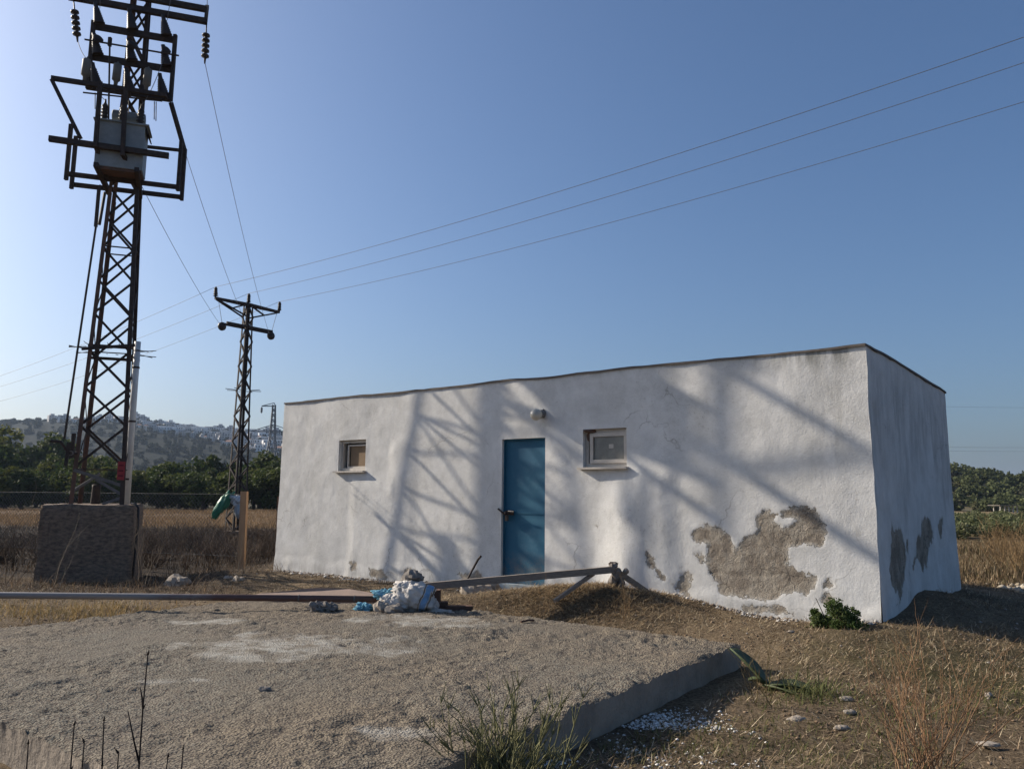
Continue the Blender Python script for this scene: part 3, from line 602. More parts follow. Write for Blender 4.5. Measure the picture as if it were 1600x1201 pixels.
    mb = MB(); mb.tube([T(-.72, -.6, 2.16), T(-.58, -.6, 2.15), T(-.44, -.55, 1.96), T(-.36, -.42, 1.98)], .026); mb.bar(T(-.46, -.56, 2.14), T(-.48, -.56, 1.76), .03, .05); mb.bar(T(-.42, -.45, 2.3), T(-.42, -.45, 1.9), .04, .05); mb.build('switch_lever', steel, tr)
    mb = MB(); mb.tube([T(-.42+.035*math.cos(t), -.56, 1.97+.035*math.sin(t)) for t in np.linspace(0, 6.3, 12)], .008, 5, False); mb.build('padlock_ring', galv, tr)
    # transformer, a thing of its own on its bracket
    tf = thing('transformer', 'grey steel transformer tank with ribbed bushings mounted halfway up the lattice tower', 'transformer', T(-.04, -.45, 6.93))
    mb = MB(); mb.frame(T(-.05, -.45, 7.33), ta*.37, tb*.22, Z*.40); o = mb.build('tank', tankm, tf)
    for a_ in np.linspace(-.34, .24, 9): MB().frame(T(a_, -.235, 7.33), ta*.012, tb*.03, Z*.33).build('cooling_fin', tankm, tf)
    mb = MB(); mb.frame(T(-.05, -.45, 7.745), ta*.43, tb*.26, Z*.012); mb.build('lid', tankm, tf)
    mb = MB(); mb.add([T(.33, -.68, 7.75), T(.40, -.68, 7.60), T(.40, -.22, 7.60), T(.33, -.22, 7.75), T(.31, -.68, 7.75), T(.38, -.68, 7.60), T(.38, -.22, 7.60), T(.31, -.22, 7.75)], [(0, 1, 2, 3), (7, 6, 5, 4), (0, 4, 5, 1), (2, 6, 7, 3), (1, 5, 6, 2), (0, 3, 7, 4)]); mb.build('lid_flange', steel, tf)
    mb = MB(); mb.frame(T(-.05, -.45, 6.90), ta*.36, tb*.20, Z*.03); mb.build('skid', rust, tf)
    for a_ in (-.36, -.07, .22):
        mb = MB(); prof = [(0, 0), (.05, 0), (.05, .03)]
        for j in range(5): prof += [(.045, .04+.06*j), (.075-.004*j, .06+.06*j), (.045, .075+.06*j)]
        prof += [(.02, .36), (.012, .43), (0, .431)]; mb.lathe(T(a_, -.52, 7.757), prof, 12); mb.build('bushing', porc, tf, True)
    mb = MB(); mb.lathe(T(-.26, -.34, 7.99), [(0, -.01), (.10, 0), (.11, .02), (.11, .50), (.10, .52), (0, .53)], 16, ta); mb.build('conservator', tankm, tf, True)
    # white conduit, cable loop, red plate
    mb = MB(); mb.tube([T(.40, -.10, 3.98), T(.405, -.10, 3.0), T(.42, -.10, 1.13)], .052, 14); o = mb.build('conduit_pipe', whitepipe, None, True); tag(o, 'white plastic conduit pipe strapped up the right leg of the rusty tower', 'pipe')
    for z in (1.55, 2.55, 3.5): MB().lathe(T(.405, -.10, z), [(.054, 0), (.058, .002), (.058, .03), (.054, .032)], 14).build('pipe_clip', steel, o)
    mb = MB(); mb.tube([T(.52, -.30, 1.15), T(.60, -.45, 1.15), T(.66, -.55, 1.08), T(.68, -.62, .8), T(.67, -.66, .2), T(.66, -.66, -.1)], .018, 8); tag(mb.build('black_hose', blackrub, None, True), 'black hose bent over the corner of the concrete block', 'hose')
    pl = MB().frame(T(.335, -.42, 1.70), ta*.055, tb*.004, Z*.15).build('danger_plate', redm); tag(pl, 'narrow faded red danger plate on the front tower leg above the concrete block', 'sign')
    for z in (1.79, 1.70, 1.615): MB().frame(T(.335, -.427, z), ta*.035, tb*.002, Z*.012).build('embossed_line', simple('dark_red', (.13, .012, .02), None, 6, .6, bs=0), pl)
    c = MB(); c.lathe(T(-.10, .1, 1.13), [(0, 0), (.07, 0), (.075, .02), (.065, .28), (.07, .32), (.04, .33), (0, .33)], 12); o = tag(c.build('old_canister', steel, None, True), 'rusty old canister standing inside the foot of the tower', 'canister')
    MB().tube([T(-.10+.06*math.cos(t), .1, 1.46+.03*math.sin(t)) for t in np.linspace(0, 3.14, 8)], .008, 5).build('handle', steel, o)
build_tower()

# ------------------------------------------------------------------ second pole, far pylon, wires
PO = np.array([-9.4, 28., 0]); pg = np.array([.62, .785, 0]); pl_ = np.array([.785, -.62, 0])
def P2(g, l, z): return PO+pg*g+pl_*l+Z*z
def build_pole():
    tr = thing('lattice_pole', 'slim dark lattice power pole with a triangular crossarm, behind the wire fence', 'power pole', P2(0, 0, 0))
    w = lambda z: np.interp(z, [0, 8.3], [.26, .12]); Q = ((-1, -1), (1, -1), (1, 1), (-1, 1))
    for p, q in Q: MB().angle(P2(p*w(0), q*w(0), -.1), P2(p*w(8.3), q*w(8.3), 8.06), .06, .010, -p*pg, -q*pl_).build('leg', steel, tr)
    lev = list(np.linspace(.1, 8.0, 19))
    for i, (z0, z1) in enumerate(zip(lev[:-1], lev[1:])):
        for f in range(4):
            p, q = (Q[f], Q[(f+1) % 4]) if (i+f) % 2 else (Q[(f+1) % 4], Q[f])
            MB().bar(P2(p[0]*w(z0), p[1]*w(z0), z0), P2(q[0]*w(z1), q[1]*w(z1), z1), .03, .045).build('brace', steel, tr)
    for s in (-1, 1):
        for l in (-.12, .12):
            MB().bar(P2(0, l, 8.02), P2(s*1.3, l*.2, 8.0), .05, .08).build('cross_arm', steel, tr)
            MB().bar(P2(s*.14, l, 7.58), P2(s*1.25, l*.2, 7.97), .04, .05).build('cross_arm', steel, tr)
        MB().bar(P2(s*.12, 0, 8.0), P2(s*.66, 0, 7.77), .04, .05).build('brace', steel, tr)
    MB().bar(P2(-.90, -.15, 7.2), P2(.95, -.15, 7.2), .07, .08).build('cross_arm', steel, tr); MB().bar(P2(-.90, .15, 7.2), P2(.95, .15, 7.2), .06, .08).build('cross_arm', steel, tr)
    for g, z in ((-1.3, 8.02), (1.3, 8.02), (0, 8.06)):
        prof = [(0, 0), (.03, 0), (.03, .05)]
        for j in range(5): prof += [(.055, .05+.06*j), (.085-.005*j, .065+.06*j), (.055, .08+.06*j)]
        MB().lathe(P2(g, 0, z), prof+[(.03, .37), (0, .38)], 10).build('insulator', porc, tr, True)
    for g in (-.98, 1.0): MB().lathe(P2(g, 0, 7.07), [(0, -.10), (.10, -.09), (.15, -.03), (.15, .03), (.10, .09), (0, .10)], 12, pl_).build('insulator', porc, tr, True)
    for g in (-.92, .95): MB().bar(P2(g, -.15, 7.2), P2(g*1.04, 0, 7.1), .04, .05).build('hanger', steel, tr)
    mb = MB()
    for k in range(8):
        t = k*math.pi/4+.3; mb.tube([P2(.2*math.cos(t), .2*math.sin(t), 4.95), P2(.62*math.cos(t), .62*math.sin(t), 4.97)], .012, 4)
    tag(mb.build('spikes', steel, tr), kind='stuff')
    MB().box(PO+(-.4, -.4, -.3), PO+(.4, .4, .12)).build('footing', concd, tr)
    # far pylon
    fo = np.array([-50.4, 170, 0]); tr = thing('transmission_pylon', 'tall hazy grey transmission pylon far away beside the house corner', 'pylon', fo)
    w = lambda z: np.interp(z, [0, 13, 20.5], [2.1, .55, .25]); D = lambda a, b, z: fo+np.array([a, b, z])
    pm = simple('far_galvanised_steel', (.24, .25, .26), None, 1, .7, bs=0)
    for p, q in Q:
        MB().bar(D(p*w(0), q*w(0), 0), D(p*w(13), q*w(13), 13), .2, .2).build('leg', pm, tr); MB().bar(D(p*w(13), q*w(13), 13), D(p*w(20.5), q*w(20.5), 20.5), .16, .16).build('leg', pm, tr)
    lev = [0, 2.6, 5, 7.2, 9.2, 11, 12.6, 14, 15.3, 16.5, 17.7, 18.8, 19.8]; mb = MB()
    for i, (z0, z1) in enumerate(zip(lev[:-1], lev[1:])):
        for f in range(4):
            p, q = Q[f], Q[(f+1) % 4]
            mb.bar(D(p[0]*w(z0), p[1]*w(z0), z0), D(q[0]*w(z1), q[1]*w(z1), z1), .09, .09); mb.bar(D(q[0]*w(z0), q[1]*w(z0), z0), D(p[0]*w(z1), p[1]*w(z1), z1), .09, .09)
    tag(mb.build('bracing', pm, tr), kind='stuff')
    for z, x0, x1, z2 in ((14.8, -4.6, 4.6, 16.3), (20.2, -2.6, .3, 20.9)):
        MB().bar(D(x0, 0, z), D(x1, 0, z), .2, .2).build('cross_arm', pm, tr); MB().bar(D(x0, 0, z), D(0, 0, z2), .14, .14).build('cross_arm', pm, tr); MB().bar(D(x1, 0, z), D(0, 0, z2), .14, .14).build('cross_arm', pm, tr)
        for x in ([x0, x1] if z < 18 else [x0]): MB().lathe(D(x, 0, z), [(0, 0), (.05, -.2), (.22, -.4), (.22, -1.3), (.05, -1.5), (0, -1.6)], 8).build('insulator', pm, tr)
build_pole()
def wire(name, A, B, sag, r, label, n=28, cat='power line', group=None):
    A = np.array(A, float); B = np.array(B, float)
    pts = [A+(B-A)*t-Z*(4*sag*t*(1-t)) for t in np.linspace(0, 1, n)]
    return tag(MB().tube(pts, r, 5).build(name, wirem, None, True), label, cat, group)
LD = np.array([.81, -.59, 0])
g_ = 'overhead conductors between the poles'
for g, zt, zr, zl, lab in ((-1.3, 8.40, 9.34, 7.0, 'top overhead wire from the near end of the lattice pole crossarm'), (0, 8.44, 9.5, 7.2, 'middle overhead wire passing over the centre of the lattice pole'), (1.3, 8.40, 9.3, 6.9, 'lowest overhead wire from the far end of the lattice pole crossarm')):
    A = P2(g, 0, zt); q = 0
    while True:                                   # where the line leaves the view to the right
        q += .05; P = A+LD*q
        if P[0]/P[1] > .648: break
    R_ = A+LD*q*1.9; t = q/(q*1.9); sg = 1.0; R_[2] = zt+(zr-zt+4*sg*t*(1-t))/t
    wire('power_line', A, R_, sg, .0065, lab+', running right', 40, group=g_)
    B = A-LD*34; B[2] = zl-1.2; wire('power_line', A, B, .5, .0065, lab+', running left', 30, group=g_)
wire('power_line', T(1.21, -.35, 9.27), P2(1.0, -.1, 7.13), .25, .0055, 'thin wire from the right insulator string of the tower down to the lattice pole')
wire('power_line', T(.66, -.1, 8.42), P2(.15, -.15, 7.2), .2, .0055, 'thin wire from behind the transformer down to the middle of the lattice pole')
wire('power_line', T(.20, .2, 7.0), P2(-.98, -.1, 7.13), .12, .0055, 'thin wire from under the transformer to the near disc of the lattice pole')
wire('jumper_wire', P2(-1.28, 0, 8.40), P2(-.98, 0, 7.16), .0, .008, 'short jumper wire hanging at the near end of the lattice pole crossarm', 8, 'wire')
wire('jumper_wire', P2(1.3, 0, 8.36), P2(1.0, 0, 7.13), .0, .008, 'short jumper wire hanging at the far end of the lattice pole crossarm', 8, 'wire')
wire('jumper_wire', T(1.2, -.36, 10.1), T(1.14, -.7, 11.3), 0, .006, 'loose wire running up from the right end of the top crossarm', 4, 'wire')
wire('jumper_wire', T(-.60, -.42, 9.95), T(-.62, -.5, 10.95), 0, .006, 'thin wire rising from the left switch insulator of the tower', 4, 'wire')
wire('jumper_wire', T(.52, -.42, 9.95), T(.60, -.5, 10.95), 0, .006, 'thin wire rising from the right switch insulator of the tower', 4, 'wire')
wire('jumper_wire', T(-.92, -.35, 9.30), T(-.70, -.6, 8.86), .05, .006, 'thin wire from the left insulator string to the left surge arrester', 8, 'wire')
wire('jumper_wire', T(-.66, -.40, 8.75), T(-.36, -.52, 8.18), .1, .006, 'thin slack wire from the left switch down to the transformer bushing', 10, 'wire')
wire('jumper_wire', T(.54, -.44, 9.3), T(.22, -.52, 8.18), .12, .006, 'thin slack wire from the right switch down to the transformer bushing', 10, 'wire')
for i, (z0, z1, lb) in enumerate(((20.5, 21.2, 'uppermost'), (12.7, 13.3, 'middle'), (12.0, 12.5, 'lowest'))):
    wire('power_line', (45, 150, z0-.6), (150, 165, z1+.6), .8, .016, lb+' of the faint distant wires right of the house', 10)

# ------------------------------------------------------------------ houses on the far hill
def build_town():
    base = [simple('pale_house_wall', c, None, .3, .9, bs=0) for c in ((.66, .65, .63), (.48, .47, .46), (.80, .79, .77))]
    dk = simple('house_openings', (.05, .05, .055), None, 1, .6, bs=0)
    rf = simple('house_roof', (.30, .17, .12), None, 1, .9, bs=0)
    me = []
    for k in range(6):
        b = MB(); w_ = [9, 12, 8, 15, 10, 18][k]; d = 8; h = [6, 6.5, 3.4, 6, 9, 6.4][k]
        b.box((-w_/2, -d/2, -3), (w_/2, d/2, h))
        if k in (0, 4): b.box((-w_/4, -d/4, h), (w_/4, d/4, h+2.4))
        if k in (1, 5): b.box((-w_/2+1, -d/2-1.6, -3), (w_/6, -d/2, h*.55))
        b.mat = 1
        for fl in range(int(h//3)):
            n = int(w_//3)
            for i in range(n):
                x = -w_/2+(i+.5)*w_/n; z = fl*3+.5
                y0 = -d/2-(1.6 if k in (1, 5) and fl == 0 and x < w_/6 else 0)
                b.box((x-.65, y0-.03, z), (x+.65, y0+.12, z+1.7))
        if k == 2: b.mat = 2; b.add([(-w_/2-.3, -d/2-.3, h), (w_/2+.3, -d/2-.3, h), (w_/2+.3, d/2+.3, h), (-w_/2-.3, d/2+.3, h), (-w_/4, 0, h+2), (w_/4, 0, h+2)], [(0, 1, 5, 4), (2, 3, 4, 5), (1, 2, 5), (3, 0, 4)])
        mm = bpy.data.meshes.new('hill_house'); mm.from_pydata(b.v, [], b.f); mm.polygons.foreach_set('material_index', np.array(b.m, np.int32))
        for q in (base[k % 3], dk, rf): mm.materials.append(q)
        me.append(mm)
    lab = 'small pale flat-roofed house among many on the distant hazy hillside'; grp = 'houses on the far hillside'
    yy = np.linspace(300, 900, 400); cnt = 0
    def put(px, zf, k, s=1.):
        nonlocal cnt
        q = (px-800)/1260; z = hill_z(q*yy, yy); top = z.max(); i = int(np.argmax(z >= top*zf))
        o = bpy.data.objects.new('hill_house', me[k]); COL.objects.link(o); o.location = (q*yy[i], yy[i], z[i]); o.rotation_euler.z = math.atan2(-q, 1)*-1*0+random.uniform(-.35, .35)-q*.8
        o.scale = (s, s, s); tag(o, lab, 'house', grp); cnt += 1
    for i in range(26): put(random.uniform(128, 300), random.uniform(.955, .995), random.choice((0, 1, 3, 4, 5)), random.uniform(.55, .9))
    for zf, x0, x1, n in ((.93, 75, 330, 26), (.88, 80, 440, 36), (.82, 190, 440, 34), (.76, 215, 440, 30), (.70, 230, 445, 24), (.96, 300, 445, 16), (.64, 330, 450, 20), (.58, 350, 450, 18), (.5, 370, 450, 12)):
        for i in range(n): put(x0+(x1-x0)*(i+random.random())/n, zf+random.uniform(-.012, .012), random.randrange(6), random.uniform(.38, .75))
    for px, zf in ((252, .72), (262, .715), (95, .9)): put(px, zf, 5, .7)
build_town()

# ------------------------------------------------------------------ foliage
leafm = attrmat('foliage', .3, .7); barkm = simple('grey_bark', (.09, .07, .055), (.06, .048, .04), 5, .95)
strawm = attrmat('straw', .25, .9); litterm = attrmat('litter', 0, .95)
def crown(n, r, seed, cl=16, leaf=.3, cols=((.05, .075, .022), (.075, .10, .028), (.04, .06, .02)), flat=.75, base=.15):
    """leaf-sized quads gathered in uneven clumps through the crown's volume"""
    g = np.random.default_rng(seed); c = g.normal(size=(cl, 3)); c /= np.linalg.norm(c, axis=1)[:, None]; c *= (g.random((cl, 1))**.4)*.72
    rc = g.uniform(.24, .46, cl); kc = g.integers(0, cl, n); d = g.normal(size=(n, 3)); d /= np.linalg.norm(d, axis=1)[:, None]
    P = (c[kc]+d*(rc[kc]*g.random(n)**.35)[:, None])*np.array([r, r, r*flat]); P[:, 2] += r*flat*(1-base)
    P[:, 2] = np.maximum(P[:, 2], .03)
    a = g.normal(size=(n, 3)); a /= np.linalg.norm(a, axis=1)[:, None]; b = np.cross(a, g.normal(size=(n, 3))); b /= np.linalg.norm(b, axis=1)[:, None]
    L = leaf*g.uniform(.6, 1.3, n)[:, None]/2; V = np.stack([P-a*L, P+b*L*.55, P+a*L, P-b*L*.55], 1).reshape(-1, 3)
    cc = np.array(cols)[g.integers(0, len(cols), cl)][kc]*g.uniform(.75, 1.3, (n, 1)); return V, np.arange(n*4).reshape(-1, 4), np.repeat(cc, 4, 0)
def build_trees():
    protos = []
    for k in range(5):
        root = thing('tree', 'dense dark green tree in the belt beyond the stubble field', 'tree', (0, 0, -50), 'trees in the belt beyond the field')
        r = [2.6, 3.0, 2.2, 3.4, 2.0][k]; V, F, c = crown(2600, r, 200+k, 18, .42, flat=[.9, .8, 1.2, .75, 1.3][k], base=.0,
            cols=((.045, .066, .018), (.075, .090, .026), (.028, .042, .015), (.055, .074, .022)) if k != 3 else ((.085, .095, .024), (.10, .108, .03), (.06, .075, .02)))
        V[:, 2] += .1; fast_mesh('crown', V+ORG[root], F, leafm, root, attrs={'col': c})
        b = MB(); p0 = ORG[root]; b.tube([p0+(0, 0, -.3), p0+(.05, .05, 1), p0+(.2, 0, r*1.0)], [.22, .17, .08], 7)
        for j in range(4): t = j*1.6+k; b.tube([p0+(.05, .05, .8+.2*j), p0+(.9*math.cos(t), .9*math.sin(t), r*.9)], [.09, .03], 5)
        b.build('trunk', barkm, root); protos.append(root)
    used = set(); spots = []
    for i in range(30): spots.append((-52+i*1.25+random.uniform(-.6, .6), 69+random.uniform(-1.5, 2), random.uniform(.45, .85)))
    for i in range(18): spots.append((-56+i*2.1+random.uniform(-.6, .6), 76+random.uniform(-1.5, 2), random.uniform(.65, 1.12)))
    for i in range(18): spots.append((-66+i*2.6+random.uniform(-.6, .6), 86+random.uniform(-2, 2), random.uniform(.75, 1.3)))
    for i in range(12): spots.append((-104+i*3.6+random.uniform(-1, 1), 122+random.uniform(-4, 4), random.uniform(1.45, 2.0)))
    for i in range(14): spots.append((-98+i*3.0+random.uniform(-1, 1), 112+random.uniform(-6, 6), random.uniform(1.2, 2.1)))
    for i, (x, y, s) in enumerate(spots):
        k = random.randrange(5); o = protos[k] if k not in used else copy_tree(protos[k]); used.add(k)
        o.location = (x, y, -.05); o.rotation_euler.z = random.uniform(0, 6.3); q = s*random.uniform(.9, 1.1); o.scale = (s*1.1, s*1.1, q)
        q = 800+1260*x/y; wh = 'left of the lattice tower' if q < 110 else 'seen through and beside the tower' if q < 225 else 'between tower and second pole' if q < 350 else 'between second pole and house' if q < 440 else 'hidden behind the house'
        rw = 'low front' if y < 73 else 'middle' if y < 82 else 'rear' if y < 100 else 'tall farthest'
        lb = '%s %s tree of the belt, %s' % (rw, 'yellow-green' if k == 3 else 'slender dark' if k in (2, 4) else 'broad dark green', wh)
        o['label'] = lb
build_trees()
def bake(V, F, c, T_):
    """repeat a small mesh at many places inside one mass"""
    n = len(T_); VV = []; CC = []; FF = []
    for i, (x, y, z, s, sz, r, tn) in enumerate(T_):
        cr_, sr = math.cos(r), math.sin(r)
        VV.append(np.c_[(V[:, 0]*cr_-V[:, 1]*sr)*s+x, (V[:, 0]*sr+V[:, 1]*cr_)*s+y, V[:, 2]*sz+z]); CC.append(np.clip(c*tn, 0, 1)); FF.append(F+i*len(V))
    return np.concatenate(VV), np.concatenate(FF), np.concatenate(CC)
def build_masses():
    # scrub on the right hill
    V, F, c = crown(260, 1.5, 301, 7, .55, ((.055, .068, .030), (.08, .092, .038), (.115, .112, .055)), .75, 0.2); TT = []
    for i in range(1500):
        y = random.uniform(128, 230); x = y*random.uniform(.22, .95); TT.append((x, y, float(rhill_z(np.array(x), np.array(y)))-.1, random.uniform(.6, 1.5), random.uniform(.6, 1.35), random.uniform(0, 6), random.uniform(.8, 1.25)))
    V, F, c = bake(V, F, c, TT); tag(fast_mesh('hill_scrub', V, F, leafm, attrs={'col': c}), 'olive green scrub covering the hill right of the house', 'scrub', kind='stuff')
    # dark wood and bushes on the slope of the left hill
    V, F, c = crown(150, 3.2, 302, 6, 1.5, ((.011, .017, .010), (.016, .022, .013), (.022, .027, .017)), .8, 0.2); TT = []
    for i in range(2500):
        y = random.uniform(330, 900); q = random.uniform(-.95, .05); x = q*y; TT.append((x, y, float(hill_z(np.array(x), np.array(y)))-.6, random.uniform(.6, 1.3), random.uniform(.6, 1.3), random.uniform(0, 6), random.uniform(.8, 1.2)))
    for i in range(150):
        q = random.uniform(-.95, .0); y = random.uniform(870, 915); x = q*y; TT.append((x, y, float(hill_z(np.array(x), np.array(y)))-.6, random.uniform(.8, 1.5), random.uniform(.8, 1.6), random.uniform(0, 6), random.uniform(.8, 1.2)))
    V, F, c = bake(V, F, c, TT); tag(fast_mesh('hillside_wood', V, F, leafm, attrs={'col': c}), 'dark hazy wood on the slope of the distant hill', 'woodland', kind='stuff')
    # pale green shrubs in the field on the right
    V, F, c = crown(300, .55, 303, 8, .13, ((.115, .125, .06), (.16, .16, .09), (.085, .10, .045)), .9, 0.2); TT = []
    for i in range(900):
        y = random.uniform(26, 60); x = y*random.uniform(.30, .95); TT.append((x, y, float(gz(x, y)), random.uniform(.6, 1.2), random.uniform(.45, .95), random.uniform(0, 6), random.uniform(.8, 1.25)))
    V, F, c = bake(V, F, c, TT); tag(fast_mesh('field_shrubs', V, F, leafm, attrs={'col': c}), 'pale green weedy shrubs covering the field right of the house', 'shrubs', kind='stuff')
build_masses()
def twig_shrub(seed, h=.6, n=9, r=.005):
    """bare branching stems"""
    g = random.Random(seed); b = MB()
    def grow(p, d, L, r, lv):
        pts = [p]; q = p.copy(); dd = d.copy()
        for k in range(3):
            dd = dd+np.array([g.uniform(-.22, .22), g.uniform(-.22, .22), g.uniform(-.05, .12)]); dd /= np.linalg.norm(dd); q = q+dd*L/3; pts.append(q)
        b.tube(pts, [r, r*.85, r*.7, r*.45], 3, False)
        if lv > 0:
            for k in range(g.randint(2, 4)):
                t = g.randint(1, 3); e = dd+np.array([g.uniform(-.9, .9), g.uniform(-.9, .9), g.uniform(0, .5)]); grow(pts[t], e/np.linalg.norm(e), L*g.uniform(.35, .6), r*.55, lv-1)
    for k in range(n):
        a = g.uniform(0, 6.28); e = np.array([math.cos(a)*g.uniform(.1, .7), math.sin(a)*g.uniform(.1, .7), 1]); grow(np.array([g.uniform(-.08, .08), g.uniform(-.08, .08), 0]), e/np.linalg.norm(e), h*g.uniform(.5, 1), r, 2)
    return np.array(b.v), np.array(b.f)
def build_brush():
    # dark dry thicket behind the tower block
    parts = []
    for k in range(4):
        V, F = twig_shrub(400+k, .75, 10, .009); TT = []
        for i in range(75):
            x = random.uniform(-14, -4.6); y = random.uniform(14.8, 27)
            if x > -5.2 and y < 16: continue
            if abs(x+7.1) < 1.2 and y < 15.6: continue
            TT.append((x, y, float(gz(x, y))-.03, random.uniform(.7, 1.4), random.uniform(.45, .85)*(.7 if y > 19 else 1), random.uniform(0, 6), random.uniform(.5, 2.0)))
        parts.append(bake(V, F, np.tile([[.060, .044, .034]], (len(V), 1)), TT))
    k = 0; VV, FF, CC = [], [], []
    for V, F, c in parts: VV.append(V); FF.append(F+k); CC.append(c); k += len(V)
    tag(fast_mesh('dry_thicket', np.concatenate(VV), np.concatenate(FF), attrmat('dark_twigs'), attrs={'col': np.concatenate(CC)}), 'dark tangle of dry thorny brush behind the concrete block', 'brush', kind='stuff')
    n = 20000; x = RNG.uniform(-20, -4.3, n); y = RNG.uniform(14.6, 33, n); ok = ~((np.abs(x+7.1) < 1.1) & (y < 15.3)); x, y = x[ok], y[ok]; n = len(x)
    V, F, c = blades(np.c_[x, y, gz(x, y)-.02], RNG.uniform(.08, .36, n)*(.7+.5*vn(x*.6, y*.6, 5)), RNG.uniform(.008, .02, n), RNG.uniform(0, 6.3, n), RNG.uniform(0, .5, n), RNG.uniform(0, .9, n), pick(n, ((.050, .036, .026), (.032, .025, .020), (.085, .060, .040))))
    tag(fast_mesh('dead_weeds', V, F, strawm, attrs={'col': c}), 'dark brown dead weeds under the wire fence', 'weeds', kind='stuff')
    # tall dry brown growth behind and right of the house
    n = 42000; y = RNG.uniform(12.2, 25, n); x = y*RNG.uniform(.40, .85, n)+.6; s_ = (x-HL[0])*HU[0]+(y-HL[1])*HU[1]; t_ = (x-HL[0])*HV[0]+(y-HL[1])*HV[1]
    ok = (s_ > HLEN+.9) | (t_ > HDEP+.5); x, y = x[ok], y[ok]; n = len(x)
    edge = sstep(12.3, 13.6, y-.15*(x-7))
    H = RNG.uniform(.2, .62, n)*(.72+.4*vn(x*.7, y*.7, 9))*(.35+.65*edge)*sstep(30, 14, y)
    V, F, c = blades(np.c_[x, y, gz(x, y)-.02], H, RNG.uniform(.008, .022, n), RNG.uniform(0, 6.3, n), RNG.uniform(0, .35, n), RNG.uniform(0, .7, n), pick(n, ((.17, .12, .07), (.12, .088, .052), (.25, .18, .11), (.10, .09, .045), (.30, .235, .15))))
    tag(fast_mesh('dry_reeds', V, F, strawm, attrs={'col': c}), 'tall brown dry weeds growing behind the house on the right', 'weeds', kind='stuff')
    parts = []
    for k in range(3):
        V, F = twig_shrub(430+k, .75, 9, .008); TT = []
        for i in range(34):
            y = random.uniform(13.2, 20); x = y*random.uniform(.56, .75)+.5; TT.append((x, y, float(gz(x, y))-.03, random.uniform(.6, 1.1), random.uniform(.5, .95), random.uniform(0, 6), random.uniform(.6, 1.6)))
        parts.append(bake(V, F, np.tile([[.17, .115, .06]], (len(V), 1)), TT))
    k = 0; VV, FF, CC = [], [], []
    for V, F, c in parts: VV.append(V); FF.append(F+k); CC.append(c); k += len(V)
    tag(fast_mesh('dry_brush', np.concatenate(VV), np.concatenate(FF), attrmat('brown_twigs'), attrs={'col': np.concatenate(CC)}), 'brown branching brush standing right of the house', 'brush', kind='stuff')
    # stubble of the golden field
    n = 30000; y = RNG.uniform(33.5, 66, n); x = y*RNG.uniform(-.72, -.24, n)
    V, F, c = blades(np.c_[x, y, gz(x, y)-.02], RNG.uniform(.08, .28, n), RNG.uniform(.015, .04, n), RNG.uniform(0, 6.3, n), RNG.uniform(0, .5, n), RNG.uniform(0, .5, n), pick(n, ((.235, .155, .085), (.19, .125, .07), (.28, .195, .11))))
    tag(fast_mesh('field_stubble', V, F, strawm, attrs={'col': c}), 'golden dry stubble in the strip of field behind the fence', 'stubble', kind='stuff')
build_brush()

